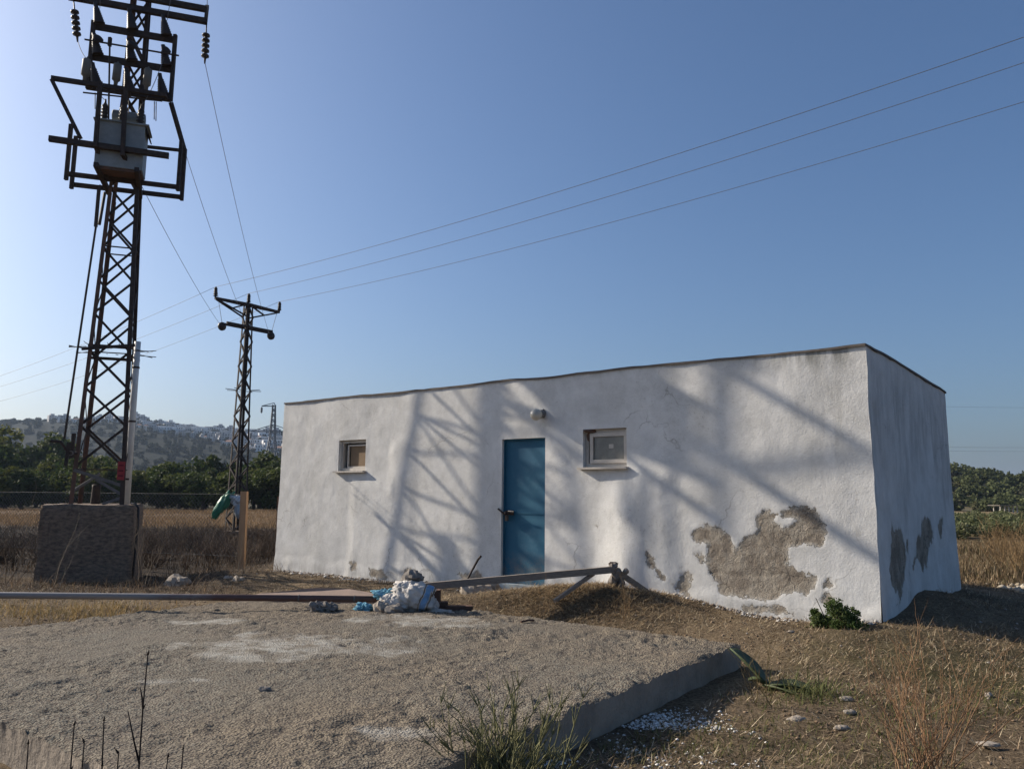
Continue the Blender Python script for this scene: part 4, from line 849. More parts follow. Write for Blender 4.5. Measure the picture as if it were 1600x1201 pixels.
# ------------------------------------------------------------------ ground cover near the camera
def in_slab(x, y, m_=0.):
    u = (x-SF[0])*SE1[0]+(y-SF[1])*SE1[1]; v = (x-SF[0])*SE2[0]+(y-SF[1])*SE2[1]; return (u > -m_) & (u < SLW+m_) & (v > -m_) & (v < SLD+m_)
def in_house(x, y, m_=0.):
    s = (x-HL[0])*HU[0]+(y-HL[1])*HU[1]; t = (x-HL[0])*HV[0]+(y-HL[1])*HV[1]; return (s > -m_) & (s < HLEN+m_+.1) & (t > -m_) & (t < HDEP+m_)
def build_cover():
    def field(n, x0, x1, y0, y1, dens=None, sm=.0):
        x = RNG.uniform(x0, x1, n); y = RNG.uniform(y0, y1, n); ok = ~in_slab(x, y, sm) & ~in_house(x, y, .03)
        if dens is not None: ok &= RNG.random(n) < dens(x, y)
        return x[ok], y[ok]
    # lying straw and leaf litter
    x, y = field(420000, -8.5, 9, 2.0, 13.5, lambda x, y: np.clip(.55+.6*fbm(x*1.2, y*1.2, 111, 3), .08, 1)*np.where(x < 0, .8, 1)); n = len(x)
    V, F, c = blades(np.c_[x, y, gz(x, y)+.004], RNG.uniform(.02, .085, n)*np.where(RNG.random(n) < .04, 2.2, 1), RNG.uniform(.0015, .0055, n), RNG.uniform(0, 6.3, n), RNG.uniform(.85, 1.5, n), RNG.uniform(-.3, .3, n), pick(n, ((.47, .385, .255), (.31, .24, .155), (.20, .142, .09), (.23, .17, .11), (.12, .086, .055), (.27, .19, .115)), .25))
    tag(fast_mesh('straw_litter', V, F, litterm, attrs={'col': c}), 'loose straw and leaf litter lying on the dry ground', 'litter', kind='stuff')
    n = 16000; x = RNG.uniform(-14, -3.6, n); y = RNG.uniform(10.6, 14.8, n); ok = ~((x > -8.2) & (x < -5.9) & (y > 12.6)) & ~in_house(x, y, .03) & (RNG.random(n) < np.clip(.5+.7*fbm(x, y, 116, 3), 0, 1)); x, y = x[ok], y[ok]; n = len(x)
    V, F, c = blades(np.c_[x, y, gz(x, y)-.004], RNG.uniform(.05, .30, n), RNG.uniform(.004, .010, n), RNG.uniform(0, 6.3, n), RNG.uniform(.2, 1.35, n), RNG.uniform(0, .9, n), pick(n, ((.10, .07, .048), (.065, .047, .035), (.16, .115, .075), (.24, .17, .11)), .25))
    tag(fast_mesh('dark_dead_grass', V, F, strawm, attrs={'col': c}), 'dark tangled dead grass round the foot of the concrete block', 'grass', kind='stuff')
    # short standing dry grass
    x, y = field(60000, -8.5, 9, 2.0, 13.5, lambda x, y: np.clip(.15+.7*fbm(x*.8, y*.8, 113, 3), 0, 1)*np.where((y > 8.1) & (x > -.6), .15, 1)); n = len(x)
    V, F, c = blades(np.c_[x, y, gz(x, y)-.004], RNG.uniform(.02, .085, n), RNG.uniform(.003, .006, n), RNG.uniform(0, 6.3, n), RNG.uniform(.1, .9, n), RNG.uniform(0, .9, n), pick(n, ((.31, .23, .12), (.24, .175, .09), (.17, .14, .065), (.38, .29, .16))))
    tag(fast_mesh('dry_grass', V, F, strawm, attrs={'col': c}), 'short dry grass standing on the brown ground round the slab', 'grass', kind='stuff')
    # golden grass left of the slab
    x, y = field(26000, -8.5, -2.0, 6.2, 10.6, lambda x, y: np.clip(.5+.6*fbm(x, y, 115, 3), 0, 1)*sstep(10.6, 8.8, y)); n = len(x)
    V, F, c = blades(np.c_[x, y, gz(x, y)-.004], RNG.uniform(.04, .17, n), RNG.uniform(.004, .008, n), RNG.uniform(0, 6.3, n), RNG.uniform(0, .7, n), RNG.uniform(0, .9, n), pick(n, ((.34, .235, .10), (.27, .185, .075), (.22, .17, .07), (.38, .28, .14))))
    tag(fast_mesh('golden_grass', V, F, strawm, attrs={'col': c}), 'golden dry grass along the left edge of the slab', 'grass', kind='stuff')
    # green grass right of the slab
    x, y = field(60000, -.2, 5.5, 2.2, 7.2, lambda x, y: np.clip(.08+1.0*fbm(x*1.1+3, y*1.1, 117, 3), 0, 1)*sstep(7.2, 5.4, y)*sstep(6, 2, x)); n = len(x)
    V, F, c = blades(np.c_[x, y, gz(x, y)-.004], RNG.uniform(.02, .075, n), RNG.uniform(.003, .007, n), RNG.uniform(0, 6.3, n), RNG.uniform(.1, 1, n), RNG.uniform(0, .9, n), pick(n, ((.095, .105, .038), (.13, .13, .05), (.16, .14, .06), (.075, .085, .03))))
    tag(fast_mesh('green_grass', V, F, strawm, attrs={'col': c}), 'thin green grass on the ground right of the slab', 'grass', kind='stuff')
    # straw on the earth heap
    n = 16000; x = RNG.normal(.75, .62, n); y = RNG.normal(8.85, .42, n); ok = ~in_slab(x, y, .02) & ~in_house(x, y, .03); x, y = x[ok], y[ok]; n = len(x)
    V, F, c = blades(np.c_[x, y, gz(x, y)], RNG.uniform(.03, .14, n), RNG.uniform(.003, .008, n), RNG.uniform(0, 6.3, n), RNG.uniform(1.0, 1.62, n), RNG.uniform(-.1, .3, n), pick(n, ((.40, .30, .185), (.30, .215, .125), (.50, .40, .25), (.20, .145, .09))))
    tag(fast_mesh('heap_straw', V, F, strawm, attrs={'col': c}), 'matted straw over the earth heap under the beam', 'straw', kind='stuff')
    # pebbles and white chips: small irregular octahedra
    def chips(name, x, y, s, cols, label, cat):
        n = len(x); P = np.c_[x, y, gz(x, y)+s*.25]; base = np.array([[1, 0, 0], [0, 1, 0], [-1, 0, 0], [0, -1, 0], [0, 0, .6], [0, 0, -.6]])
        r = RNG.uniform(0, 6.3, n); V = base[None]*RNG.uniform(.6, 1.3, (n, 6, 1))*s[:, None, None]; R_ = np.stack([np.cos(r), -np.sin(r), np.sin(r), np.cos(r)], 1).reshape(n, 2, 2)
        V[..., :2] = np.einsum('nij,nkj->nki', R_, V[..., :2]); V = (V+P[:, None]).reshape(-1, 3)
        f = np.array([[0, 1, 4], [1, 2, 4], [2, 3, 4], [3, 0, 4], [1, 0, 5], [2, 1, 5], [3, 2, 5], [0, 3, 5]]); F = (f[None]+(np.arange(n)*6)[:, None, None]).reshape(-1, 3)
        tag(fast_mesh(name, V, F, litterm, attrs={'col': np.repeat(pick(n, cols, .12), 6, 0)}), label, cat, kind='stuff')
    n = 11000; t = RNG.uniform(-.3, 3.3, n); d = np.abs(RNG.normal(.2, .24, n))+.02; x = SF[0]+SE1[0]*t-SE2[0]*d; y = SF[1]+SE1[1]*t-SE2[1]*d
    ok = (RNG.random(n) < np.clip(.5+.9*fbm(x*2.6, y*2.6, 119, 3), .05, 1)*sstep(3.3, 2.6, t)); x, y = x[ok], y[ok]
    chips('white_chips', x, y, (.003+.012*RNG.random(len(x))**2.5), ((.68, .66, .62), (.52, .50, .47), (.75, .73, .70)), 'white gravel chips strewn in the shade along the slab side', 'gravel')
    x, y = field(16000, -8, 8.5, 2.2, 13); chips('clods', x, y, RNG.uniform(.004, .017, len(x)), ((.20, .14, .09), (.14, .10, .07), (.26, .19, .13)), 'crumbs of dry earth over the ground', 'earth crumbs')
    x, y = field(800, -8, 8.5, 2.2, 13); chips('pebbles', x, y, RNG.uniform(.004, .02, len(x)), ((.30, .26, .22), (.22, .19, .16), (.42, .39, .35)), 'small pebbles scattered over the ground', 'pebbles')
    n = 1500; s_ = RNG.uniform(.1, HLEN, n); o_ = np.abs(RNG.normal(0, .10, n))+.03; ok = (s_ < 4.6) | (s_ > 5.5); s_, o_ = s_[ok], o_[ok]; q = HL[None]+HU[None]*s_[:, None]-HV[None]*o_[:, None]
    chips('plaster_crumbs', q[:, 0], q[:, 1], RNG.uniform(.006, .028, len(q))*(1+.6*(RNG.random(len(q)) < .1)), ((.40, .37, .33), (.27, .23, .19), (.55, .53, .50), (.18, .14, .11)), 'crumbs of fallen plaster along the foot of the white wall', 'plaster crumbs')
    n = 260; q = RNG.uniform(-.45, .45, n)**3*8; x = 7.2+RNG.uniform(0, 2.2, n); y = 11.9+.25*(x-7)+RNG.normal(0, .22, n); chips('field_edge_stones', x, y, RNG.uniform(.02, .075, n), ((.34, .29, .22), (.44, .39, .31)), 'pale broken stones along the edge of the brown weeds', 'stones')
build_cover()

# ------------------------------------------------------------------ barrier of pipe and beam, sack, stones
def stone(c, r, seed, mat, label, group=None, amp=.3, cat='stone'):
    b = MB(); b.blob(c, r, seed, amp, 16, 1.9); return tag(b.build('stone', mat, None, False), label, cat, group)
def build_barrier():
    stm = simple('grey_stone', (.23, .205, .18), (.14, .125, .11), 9, .95, bs=.6, bd=.01)
    pst = simple('pale_stone', (.36, .31, .25), (.26, .22, .18), 8, .95, bs=.6, bd=.01)
    wood = simple('weathered_timber', (.25, .215, .18), (.17, .145, .12), 6, .9, bs=.5, bd=.004, stretch=(3, 3, 14)); woodb = simple('brown_timber', (.12, .065, .045), (.085, .05, .036), 7, .9, bs=.4)
    M, nt, b = newmat('rusty_pipe_paint', .55, .4); P = N(nt, 'ShaderNodeNewGeometry').outputs['Position']; sx = N(nt, 'ShaderNodeSeparateXYZ'); nt.links.new(P, sx.inputs[0])
    f = ramp(nt, sx.outputs[0], -3.9, -2.2); f = math_(nt, 'ADD', f, math_(nt, 'MULTIPLY', math_(nt, 'SUBTRACT', noise(nt, 6, 5, .7, P), .5), .9))
    f = ramp(nt, f, .3, .7); nt.links.new(mix(nt, f, (.22, .205, .195), (.105, .055, .045)), b.inputs['Base Color'])
    nt.links.new(bump(nt, noise(nt, 60, 4, .6, P), .3, .003), b.inputs['Normal'])
    mb = MB(); mb.tube([(-8.2, 7.55, .375), (-4.95, 7.78, .355), (-3, 7.95, .335), (-1.28, 8.1, .315)], .031, 12); o = tag(mb.build('barrier_pipe', M, None, True), 'long rusty steel pipe lying across the slab into the sack', 'pipe')
    for x_, y_, z_ in ((-2.05, 8.03, .324), (-1.52, 8.08, .318)): MB().lathe((x_, y_, z_), [(.031, 0), (.036, .001), (.036, .012), (.031, .013)], 12, (1, .08, 0)).build('weld_ring', galv, o)
    mb = MB(); mb.bar((-.95, 8.42, .40), (1.12, 8.92, .555), .06, .07); tag(mb.build('timber_beam', wood), 'grey weathered square timber sloping from the sack up to the earth heap', 'beam')
    mb = MB(); mb.bar((.90, 8.90, .51), (.46, 8.55, .26), .035, .035); tag(mb.build('prop_stick', wood), 'pale wooden prop leaning from the beam down to the left', 'wooden prop')
    mb = MB(); mb.bar((1.18, 9.02, .52), (1.66, 9.22, .20), .035, .06); tag(mb.build('prop_plank', wood), 'grey plank leaning from the beam end down towards the peeling wall', 'wooden prop')
    # rough lump of rubble at the beam end
    rb = thing('rubble_clump', 'clump of dark rubble and stones gathered at the upper end of the beam', 'rubble', (1.15, 9.0, .4))
    for i in range(9): MB().blob((1.17+random.uniform(-.09, .08), 8.98+random.uniform(-.07, .07), .47+random.uniform(-.1, .12)), random.uniform(.03, .06), 500+i, .35, 10, 2).build('stone', stm, rb)
    MB().blob((1.12, 8.96, .605), (.045, .04, .03), 512, .35, 10, 2).build('stone', simple('dark_clod', (.06, .045, .035), None, 9, .9), rb)
    # earth lump shadows fall from a post stub under it
    # sack
    def sack_mat():
        M, nt, b = newmat('woven_sack', .75, .25); P = opos(nt); sx = N(nt, 'ShaderNodeSeparateXYZ'); nt.links.new(P, sx.inputs[0])
        x_ = math_(nt, 'ADD', sx.outputs[0], math_(nt, 'MULTIPLY', sx.outputs[2], -.28)); x_ = math_(nt, 'ADD', x_, math_(nt, 'MULTIPLY', math_(nt, 'SUBTRACT', noise(nt, 7, 3, .5, P), .5), .07))
        def band(a, w_): return math_(nt, 'LESS_THAN', math_(nt, 'ABSOLUTE', math_(nt, 'SUBTRACT', x_, a)), w_)
        c = mix(nt, ramp(nt, noise(nt, 9, 5, .6, P), .4, .7), (.62, .59, .55), (.46, .43, .39))
        c = mix(nt, band(.135, .030), c, (.17, .34, .55)); c = mix(nt, band(.092, .006), c, (.17, .13, .085)); c = mix(nt, band(.182, .008), c, (.17, .13, .085)); c = mix(nt, ramp(nt, noise(nt, 3.5, 5, .7, P), .5, .72, 0, .6), c, (.33, .28, .23))
        nt.links.new(c, b.inputs['Base Color']); nt.links.new(bump(nt, noise(nt, 16, 6, .65, P, 1.5), .8, .03), b.inputs['Normal']); return M
    sm = sack_mat(); root = thing('woven_sack', 'crumpled white woven sack with blue and brown stripes slumped on the slab', 'sack', (-.98, 8.05, .2))
    def lump(c, r, seed, amp, n=72):
        V = []; F = []; m_ = n//2; c = np.array(c, float); r = np.array(r)
        t, p = np.meshgrid(np.linspace(0, math.pi, m_+1), np.linspace(0, 2*math.pi, n, endpoint=False), indexing='ij'); d = np.stack([np.sin(t)*np.cos(p), np.sin(t)*np.sin(p), np.cos(t)], -1)
        q = 1+.8*amp*fbm(d[..., 0]*2+d[..., 2]*1.4+7, d[..., 1]*2-d[..., 2]*1.3, seed, 3)-.75*amp*np.abs(fbm(d[..., 0]*2.6-d[..., 2]*2.2+3, d[..., 1]*2.6+d[..., 2]*1.7, seed+5, 2))+.2*amp+.5*amp*(np.abs(fbm(d[..., 0]*5+3*d[..., 2], d[..., 1]*5, seed+9, 3))-.5)
        V = c+d*r*q[..., None]; V = V.reshape(-1, 3); V[:, 2] = np.maximum(V[:, 2], .205)
        j, i = np.meshgrid(np.arange(m_), np.arange(n), indexing='ij'); return V, np.stack([j*n+i, j*n+(i+1) % n, (j+1)*n+(i+1) % n, (j+1)*n+i], -1).reshape(-1, 4)
    for nm, c, r, sd_, am in (('sack_body', (-.93, 8.06, .33), (.23, .17, .17), 601, .22), ('sack_neck', (-1.0, 8.10, .40), (.15, .13, .095), 602, .25), ('sack_fold', (-1.14, 8.0, .28), (.16, .11, .09), 603, .3), ('sack_tail', (-.70, 8.0, .215), (.17, .07, .03), 604, .3)):
        V, F = lump(c, r, sd_, am); fast_mesh(nm, V, F, sm, root, True)
    cl = simple('faded_blue_cloth', (.15, .36, .46), (.08, .22, .31), 14, .85, bs=.8, bd=.02, bscale=20)
    for c, r, sd_, lb in (((-1.20, 8.08, .36), (.13, .08, .055), 611, 'crumpled pale blue rag on top of the sack folds'), ((-1.40, 7.98, .245), (.09, .07, .045), 612, 'crumpled blue rag lying on the slab left of the sack')):
        V, F = lump(c, r, sd_, .4); tag(fast_mesh('rag', V, F, cl, smooth=True), lb, 'rag')
    stone((-.95, 8.12, .53), (.105, .085, .062), 620, stm, 'grey stone weighing down the top of the white sack')
    stone((-1.22, 7.93, .255), (.085, .07, .06), 621, pst, 'tan stone tucked into the front of the sack folds')
    stone((-1.08, 7.86, .24), (.10, .07, .055), 622, stm, 'grey stone half covered by the front edge of the sack')
    rr = MB(); rr.blob((-1.85, 7.92, .258), (.068, .06, .058), 623, .45, 20, 2.4); rr.blob((-1.72, 7.95, .25), (.062, .05, .045), 624, .45, 20, 2.4); rr.blob((-1.78, 7.95, .272), (.06, .045, .03), 625, .4, 16, 2.4); tag(rr.build('stone', stm), 'lumpy two-humped grey stone beside the pipe left of the sack', 'stone')
    mb = MB(); mb.frame((-.74, 8.22, .30), (.05, .01, 0), (0, .07, 0), (0, 0, .10)); mb.frame((-.70, 8.20, .245), (.09, .01, 0), (-.005, .06, 0), (0, 0, .04)); tag(mb.build('timber_block', woodb), 'stack of two brown timber blocks behind the sack', 'timber block')
    mb = MB(); mb.frame((-.50, 8.17, .232), (.13, .02, 0), (-.01, .05, 0), (0, 0, .022)); tag(mb.build('board_offcut', woodb), 'dark flat board offcut lying right of the sack', 'board')
    mb = MB(); mb.add([(-2.9, 8.75, .22), (-1.3, 8.62, .22), (-1.15, 8.85, .24), (-1.75, 9.02, .31), (-2.1, 9.0, .32), (-2.7, 8.95, .26), (-2.9, 8.75, .10), (-1.3, 8.62, .10), (-1.15, 8.85, .10), (-1.75, 9.02, .10), (-2.1, 9.0, .10), (-2.7, 8.95, .1)],
                     [(0, 1, 2, 3, 4, 5), (0, 6, 7, 1), (1, 7, 8, 2), (2, 8, 9, 3), (3, 9, 10, 4), (4, 10, 11, 5), (5, 11, 6, 0)]); tag(mb.build('broken_slab', simple('pinkish_mortar', (.33, .24, .19), (.25, .19, .155), 6, .95, bs=.5)), 'pinkish broken mortar slab lying behind the rusty pipe', 'broken slab')
    for c, r, sd_, m_, lb in (((-.42, 9.75, .22), (.17, .12, .10), 630, pst, 'tan stone leaning at the wall foot left of the blue door'), ((-.22, 9.9, .24), (.12, .1, .10), 631, pst, 'smaller tan stone beside the one at the wall foot'),
                              ((-4.85, 12.1, .02), (.20, .16, .13), 632, pst, 'pale boulder on the ground below the wooden post'), ((-4.0, 12.2, .06), (.09, .08, .07), 633, pst, 'pale stone near the left corner of the house'), ((-4.25, 12.5, .06), (.07, .06, .05), 634, pst, 'small pale stone behind the one by the house corner'),
                              ((-1.37, 3.62+1.1, .225), (.038, .03, .02), 635, stm, 'small dark pointed chip alone on the slab'), ((2.62, 4.62, .006), (.06, .036, .010), 636, pst, 'flat pale tile fragment on the grass right of the slab'), ((1.72, 5.05, .012), (.05, .04, .02), 637, pst, 'pale flat chip near the reddish dry weed')):
        stone(c, r, sd_, m_, lb)
    for i in range(6):
        x_ = random.uniform(1.8, 5.5); y_ = random.uniform(4.2, 7.6)
        if in_slab(np.array(x_), np.array(y_), .1): continue
        stone((x_, y_, float(gz(x_, y_))+.008), (random.uniform(.02, .045), random.uniform(.018, .035), random.uniform(.012, .022)), 650+i, pst, 'small pale stone loose on the dry ground right of the slab', 'loose stones right of the slab')
    b = MB(); b.tube([(.10, 7.35, .225), (.17, 7.41, .232), (.22, 7.44, .226)], .010, 6); tag(b.build('stick', woodb), 'short dark stick lying near the far edge of the slab', 'stick')
    # rubbish by the wall: a bent dark wire and stick at the wall foot
    b = MB(); b.tube([(-.58, 9.95, .20), (-.47, 10.1, .42), (-.40, 10.15, .55), (-.36, 10.1, .60)], .014, 6); tag(b.build('bent_stick', steel), 'dark bent stick leaning on the white wall left of the door', 'stick')
build_barrier()

# ------------------------------------------------------------------ fence, wooden post, bags
def build_fence():
    wood = simple('tan_fence_post', (.46, .29, .165), (.36, .22, .125), 5, .9, bs=.4, stretch=(4, 4, .7))
    A = np.array([-4.76, 14.5, 0]); B = np.array([-17.5, 19.0, 0]); L = np.linalg.norm(B-A); d = (B-A)/L; h0, h1 = .25, 1.33
    tr = thing('chain_link_fence', 'thin chain link fence stretched behind the tower block', 'fence', (*A[:2], .1))
    V = []; b = MB(); s = .075; r = .0026; x = -h1
    nn = np.array([-d[1], d[0], 0])
    while x < L:
        for sg in (0, 1):
            p, q = (x, x+h1-h0) if not sg else (x+h1-h0, x); p0, q0 = h0, h1
            if max(p, q) > L or min(p, q) < 0: continue
            b.tube([A+d*p+Z*p0+nn*.003*sg, A+d*q+Z*q0+nn*.003*sg], r, 3, False)
        x += s
    tag(b.build('wire_mesh', galv, tr), kind='stuff')
    for z in (h0, h1): MB().tube([A+Z*z-d*.02, B+Z*z], .004, 5).build('line_wire', galv, tr)
    for q in (3.3, 6.6, 9.9, 13.2): MB().bar(A+d*q-Z*.2+nn*.03, A+d*q+Z*1.36+nn*.03, .035, .035).build('post', rust, tr)
    p = thing('wooden_post', 'tan square wooden post standing by the left corner of the house', 'post', (-4.72, 14.46, .1))
    b = MB(); n = 8
    V = []; F = []
    for j in range(n+1):
        z = -.2+1.58*j/n; e = .004*random.uniform(-1, 1); w_ = .058
        V += [(-4.72-w_+e-.012*z, 14.43, z), (-4.72+w_+e-.012*z, 14.41, z), (-4.72+w_+e-.012*z, 14.52, z), (-4.72-w_+e-.012*z, 14.54, z)]
    for j in range(n): F += [(j*4+i, j*4+(i+1) % 4, j*4+4+(i+1) % 4, j*4+4+i) for i in range(4)]
    b.add(V, F+[tuple(n*4+i for i in range(4))]); b.build('shaft', wood, p)
    o = MB().bar((-4.05, 14.2, -.1), (-4.05, 14.2, 1.3), .03, .03).build('iron_stake', rust); tag(o, 'thin rusty iron stake close to the left edge of the house', 'stake')
    # bags caught on the lattice pole
    def drape(c, r, seed, mat, label, n=26):
        t, p = np.meshgrid(np.linspace(.05, math.pi-.05, n), np.linspace(0, 2*math.pi, n, endpoint=False), indexing='ij'); dd = np.stack([np.sin(t)*np.cos(p), np.sin(t)*np.sin(p), np.cos(t)], -1)
        q = 1+.45*fbm(dd[..., 0]*2.2+dd[..., 2]*.8+3, dd[..., 1]*2.2+2, seed, 4); V = np.array(c)+dd*np.array(r)*q[..., None]; V[..., 0] += -.42*(V[..., 2]-c[2])*-1*0+(V[..., 2]-c[2])*.55*(1 if seed == 701 else -.2)
        j, i = np.meshgrid(np.arange(n-1), np.arange(n), indexing='ij'); F = np.stack([j*n+i, j*n+(i+1) % n, (j+1)*n+(i+1) % n, (j+1)*n+i], -1).reshape(-1, 4); tag(fast_mesh('plastic_bag', V.reshape(-1, 3), F, mat, smooth=True), label, 'plastic bag')
    drape((-9.72, 27.5, 1.0), (.16, .14, .36), 701, simple('green_plastic', (.03, .22, .12), (.02, .16, .09), 8, .4, bs=.5, bd=.02), 'crumpled green plastic bag caught on the foot of the lattice pole')
    drape((-9.25, 27.5, 1.16), (.22, .13, .14), 702, simple('white_plastic', (.62, .62, .62), (.45, .45, .46), 8, .4, bs=.5, bd=.02), 'torn white plastic bag caught on the lattice pole above the green one')
    drape((-9.18, 27.5, .82), (.10, .10, .26), 703, simple('grey_plastic', (.40, .41, .42), (.3, .3, .31), 8, .4, bs=.5, bd=.02), 'grey torn plastic strip hanging below the white bag')
    # ruin of posts in the far right field
    pm = simple('pale_ruin_post', (.46, .43, .38), None, 3, .9, bs=0); rt = thing('post_shelter', 'small pale open shelter on posts in front of the scrubby hill', 'shelter', (66.5, 108, 0))
    for k in range(5): MB().bar((64.9+k*.55, 108, -.3), (64.9+k*.55, 108, 1.05), .13, .13).build('post', pm, rt)
    for k in range(3): MB().bar((65.2+k*.8, 110, -.3), (65.2+k*.8, 110, 1.05), .13, .13).build('post', pm, rt)
    MB().box((64.6, 107.6, 1.05), (67.5, 110.4, 1.15)).build('roof', simple('shelter_roof', (.16, .14, .12), None, 2, .9, bs=0), rt)
build_fence()

# ------------------------------------------------------------------ single plants
def build_plants():
    def weed(name, loc, V, F, col, label, cat='weed', transl=.1):
        V = V+np.array(loc); c = np.tile([col], (len(V), 1))*RNG.uniform(.75, 1.25, (len(V), 1)); return tag(fast_mesh(name, V, F, strawm if transl else litterm, attrs={'col': c}, org=np.array(loc, float)), label, cat)
    # bare dark stems in the left foreground
    def stems(loc, specs, col, label):
        b = MB()
        for (dx, dy, h, lx, br) in specs:
            pts = [np.array([dx, dy, 0])+np.array([lx*t+.010*math.sin(5*t+dx*9), 0, h*t]) for t in np.linspace(0, 1, 9)]; b.tube(pts, [.0045*(1-.6*t) for t in np.linspace(0, 1, 9)], 6)
            for (t, ex, ez) in br:
                p = pts[int(t*8)]; b.tube([p, p+np.array([ex*.5, .01, ez*.4]), p+np.array([ex, .01, ez])], [.003, .0025, .0015], 5)
            for t in range(2, 9): p = pts[t]; b.tube([p, p+np.array([random.uniform(-.012, .012), 0, .012])], [.0035, .001], 4)
        weed('bare_stems', loc, np.array(b.v), None, col, label) if False else tag(_stem(b, loc, col), label, 'dead weed')
    def _stem(b, loc, col):
        b.v = [tuple(np.array(q)+np.array(loc)) for q in b.v]; return b.build('dead_weed', simple('dark_stem', col, None, 20, .9, bs=.3), None, True)
    gl = -.25
    stems((-1.0, 2.28, gl), [(0, 0, 1.12, .025, [(.80, -.045, .13), (.93, -.015, .05), (.7, .02, .05)])], (.030, .022, .018), 'tall bare dark stem with a forked side twig rising in front of the slab')
    stems((-1.06, 2.31, gl), [(0, 0, .94, -.035, [(.85, -.012, .04)]), (.012, .02, .85, -.01, [])], (.035, .025, .02), 'bare stem leaning left beside the tall forked one')
    stems((-1.17, 2.30, gl), [(0, 0, .93, .0, []), (.03, .02, .88, -.01, [])], (.035, .025, .02), 'pair of short upright bare stems in front of the lower left slab corner')
    stems((-1.27, 2.30, gl), [(0, 0, .88, -.02, [(.9, .01, .03)])], (.04, .028, .022), 'leftmost short bare stem in front of the slab side')
    stems((-.96, 2.30, gl), [(0, 0, .85, .05, [(.8, .03, .06)]), (.04, .0, .78, .03, [])], (.045, .03, .024), 'short leaning brown stems right of the tall bare one')
    stems((-.89, 2.30, gl), [(0, 0, .87, .02, [])], (.045, .03, .024), 'rightmost short bare stem at the bottom of the slab')
    # grey-green weed beside the slab's right edge
    V = []; b = MB(); g = random.Random(3)
    for k in range(90):
        a = g.uniform(0, 6.28); l = g.uniform(.35, 1.35); L = g.uniform(.20, .52); p = np.array([g.gauss(0, .10), g.gauss(0, .08), 0]); d = np.array([math.cos(a)*math.sin(l), math.sin(a)*math.sin(l), math.cos(l)]); pts = [p]
        for j in range(4): d = d+np.array([g.uniform(-.18, .18), g.uniform(-.18, .18), .08]); d /= np.linalg.norm(d); pts.append(pts[-1]+d*L/4)
        b.tube(pts, [.005, .0045, .004, .003, .0016], 4, False)
        for j in range(1, 5):
            for q in range(3):
                e = d+np.array([g.uniform(-.8, .8), g.uniform(-.8, .8), g.uniform(-.1, .7)]); e /= np.linalg.norm(e); b.tube([pts[j], pts[j]+e*g.uniform(.03, .11)], [.0032, .0012], 3, False)
    weed('wiry_weed', (-.02, 3.78, -.03), np.array(b.v), np.array(b.f), (.20, .195, .10), 'wiry grey-green weed sprawling against the near side of the slab')
    for loc, sd_, h, n, col, lb in (((1.93, 3.98, -.02), 41, .62, 30, (.31, .19, .11), 'reddish dry branching weed standing alone at the lower right'), ((1.62, 5.35, -.01), 42, .34, 5, (.17, .13, .065), 'thin dry weed between the slab corner and the reddish weed'),
                                    ((-.10, 8.22, .10), 43, .34, 5, (.20, .14, .09), 'sparse dry twigs at the far edge of the slab below the beam'), ((.35, 8.35, .15), 44, .36, 7, (.24, .17, .10), 'dry twiggy weed at the near foot of the earth heap'), ((1.15, 8.25, .12), 45, .36, 8, (.26, .18, .10), 'pale dry weed at the right foot of the earth heap'),
                                    ((2.55, 5.5, -.01), 46, .30, 4, (.19, .13, .07), 'single thin dry stalk weed below the green bush'), ((2.95, 4.2, -.01), 47, .34, 5, (.2, .15, .09), 'thin pale dry weed at the right edge of the ground'), ((-3.95, 12.0, .05), 48, .55, 4, (.26, .22, .17), 'pale dead twigs at the left corner of the house'),
                                    ((-5.3, 11.9, -.05), 49, 1.0, 5, (.22, .18, .14), 'tall pale dead weed right of the concrete block'), ((-6.6, 12.0, -.05), 50, .9, 4, (.20, .165, .125), 'tall pale dead weed in front of the concrete block'), ((-7.4, 12.2, -.05), 51, .8, 4, (.12, .09, .065), 'thin brown dead weed before the left half of the concrete block'),
                                    ((-9.0, 12.6, -.05), 52, .8, 8, (.16, .11, .075), 'bushy brown dead weed left of the concrete block'), ((4.2, 6.95, 0), 53, .22, 2, (.25, .2, .13), 'lone short dry stalk in the shadow right of the house corner')):
        V, F = twig_shrub(sd_, h, n, .0034 if h < .7 else .006); z0 = float(gz(loc[0], loc[1])); weed('dry_weed', (loc[0], loc[1], z0-.01), V, F, col, lb)
    # green bush at the house corner
    root = thing('green_bush', 'small leafy green bush growing at the front corner of the house', 'bush', (3.02, 7.75, .05))
    for c, r, sd_ in (((3.05, 7.72, .02), .24, 801), ((2.90, 7.80, .04), .15, 802), ((3.14, 7.66, .0), .16, 803)):
        V, F, cc = crown(1900, r, sd_, 16, .032, ((.05, .078, .022), (.075, .105, .03), (.10, .125, .045)), 1.0, 0.05); fast_mesh('foliage', V+np.array(c), F, leafm, root, attrs={'col': cc})
    b = MB()
    for k in range(7): b.tube([(3.04, 7.74, .0), (3.04+random.uniform(-.2, .15), 7.74+random.uniform(-.1, .1), random.uniform(.25, .42))], [.008, .003], 5)
    b.build('stem', barkm, root)
    # low green plant on the right of the slab corner
    V, F, cc = blades(np.c_[RNG.normal(2.02, .13, 420), RNG.normal(5.62, .16, 420), np.full(420, .0)], RNG.uniform(.05, .19, 420), RNG.uniform(.005, .010, 420), RNG.uniform(0, 6.3, 420), RNG.uniform(.2, 1.2, 420), RNG.uniform(0, .7, 420), pick(420, ((.12, .135, .05), (.16, .155, .065), (.09, .10, .04))))
    V[:, 2] += gz(V[:, 0], V[:, 1])-.005; tag(fast_mesh('grass_tuft', V, F, strawm, attrs={'col': cc}), 'green grass tuft right of the broad-leaved plant', 'grass tuft', kind='stuff')
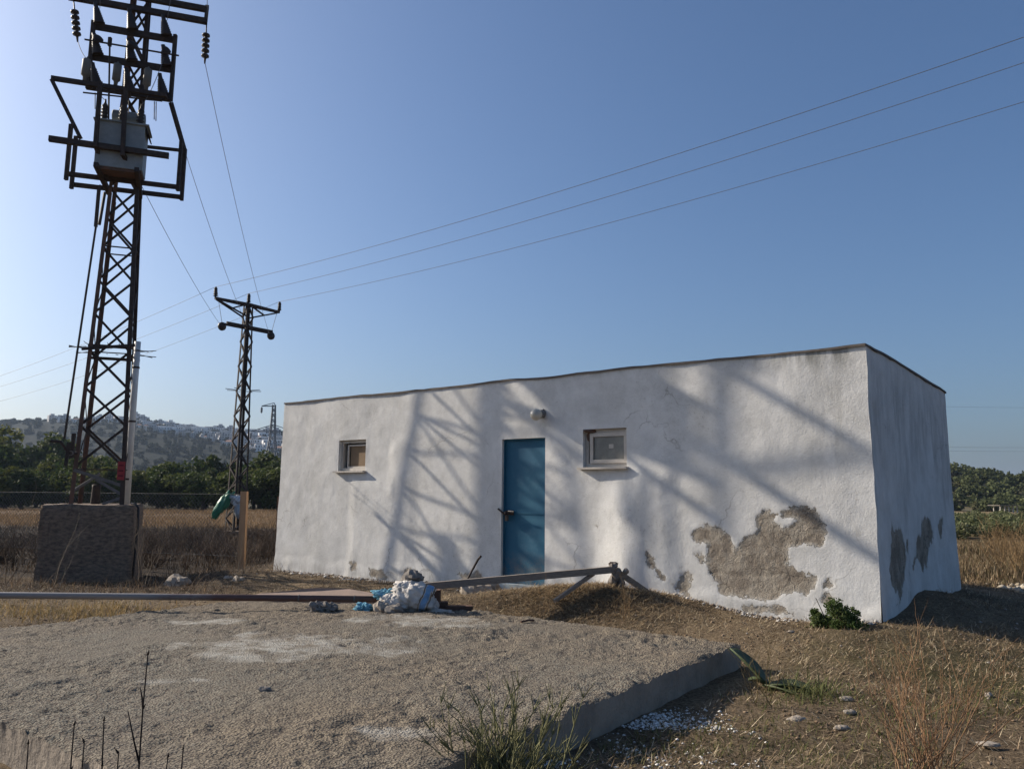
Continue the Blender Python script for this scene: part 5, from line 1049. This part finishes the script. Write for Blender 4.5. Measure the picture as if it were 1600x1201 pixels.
    # broad leaves at the slab corner
    root = thing('broad_leaf_plant', 'plant with broad thick green leaves at the near corner of the slab', 'plant', (1.75, 5.95, 0))
    lm = simple('thick_green_leaf', (.05, .078, .034), (.085, .105, .05), 14, .6, bs=.2, spec=.4)
    for (p0, p1, p2, w_) in (((1.80, 5.86, .02), (1.70, 5.90, .15), (1.58, 5.98, .26), .065), ((1.80, 5.86, .02), (1.95, 5.74, .06), (2.14, 5.70, -.01), .07), ((1.79, 5.85, .02), (1.86, 5.70, .05), (1.98, 5.58, .0), .06), ((1.80, 5.86, .02), (1.75, 5.84, .08), (1.66, 5.83, .07), .035)):
        p0, p1, p2 = map(np.array, (p0, p1, p2)); V = []; F = []; n = 10
        for i in range(n+1):
            t = i/n; p = p0*(1-t)**2+2*p1*t*(1-t)+p2*t*t; d = 2*(1-t)*(p1-p0)+2*t*(p2-p1); d /= np.linalg.norm(d); s_ = np.cross(d, Z); s_ /= np.linalg.norm(s_); u_ = np.cross(s_, d); w = w_*(.35+1.0*math.sin(math.pi*min(1, t*.85+.12)))*(1 if t < 1 else .05)
            V += [p-s_*w+u_*w*.45, p+u_*.004, p+s_*w+u_*w*.45, p-u_*.008]
        for i in range(n):
            k = i*4
            for a_, c_ in ((0, 1), (1, 2), (2, 3), (3, 0)): F.append((k+a_, k+c_, k+4+c_, k+4+a_))
        b = MB(); b.add(V, F); b.build('leaf', lm, root, True)
build_plants()

# ------------------------------------------------------------------ air
def build_haze():
    M = bpy.data.materials.new('haze_air'); M.use_nodes = True; nt = M.node_tree; nt.nodes.remove(nt.nodes['Principled BSDF'])
    v = N(nt, 'ShaderNodeVolumePrincipled'); v.inputs['Color'].default_value = (.60, .76, 1, 1); v.inputs['Density'].default_value = .00015; v.inputs['Anisotropy'].default_value = .2
    nt.links.new(v.outputs[0], nt.nodes['Material Output'].inputs['Volume'])
    b = MB(); b.box((-3700, -1500, -8), (3700, 4200, 130)); o = b.build('haze', M); tag(o, 'thin blue haze filling the air', 'haze', kind='stuff')
build_haze()
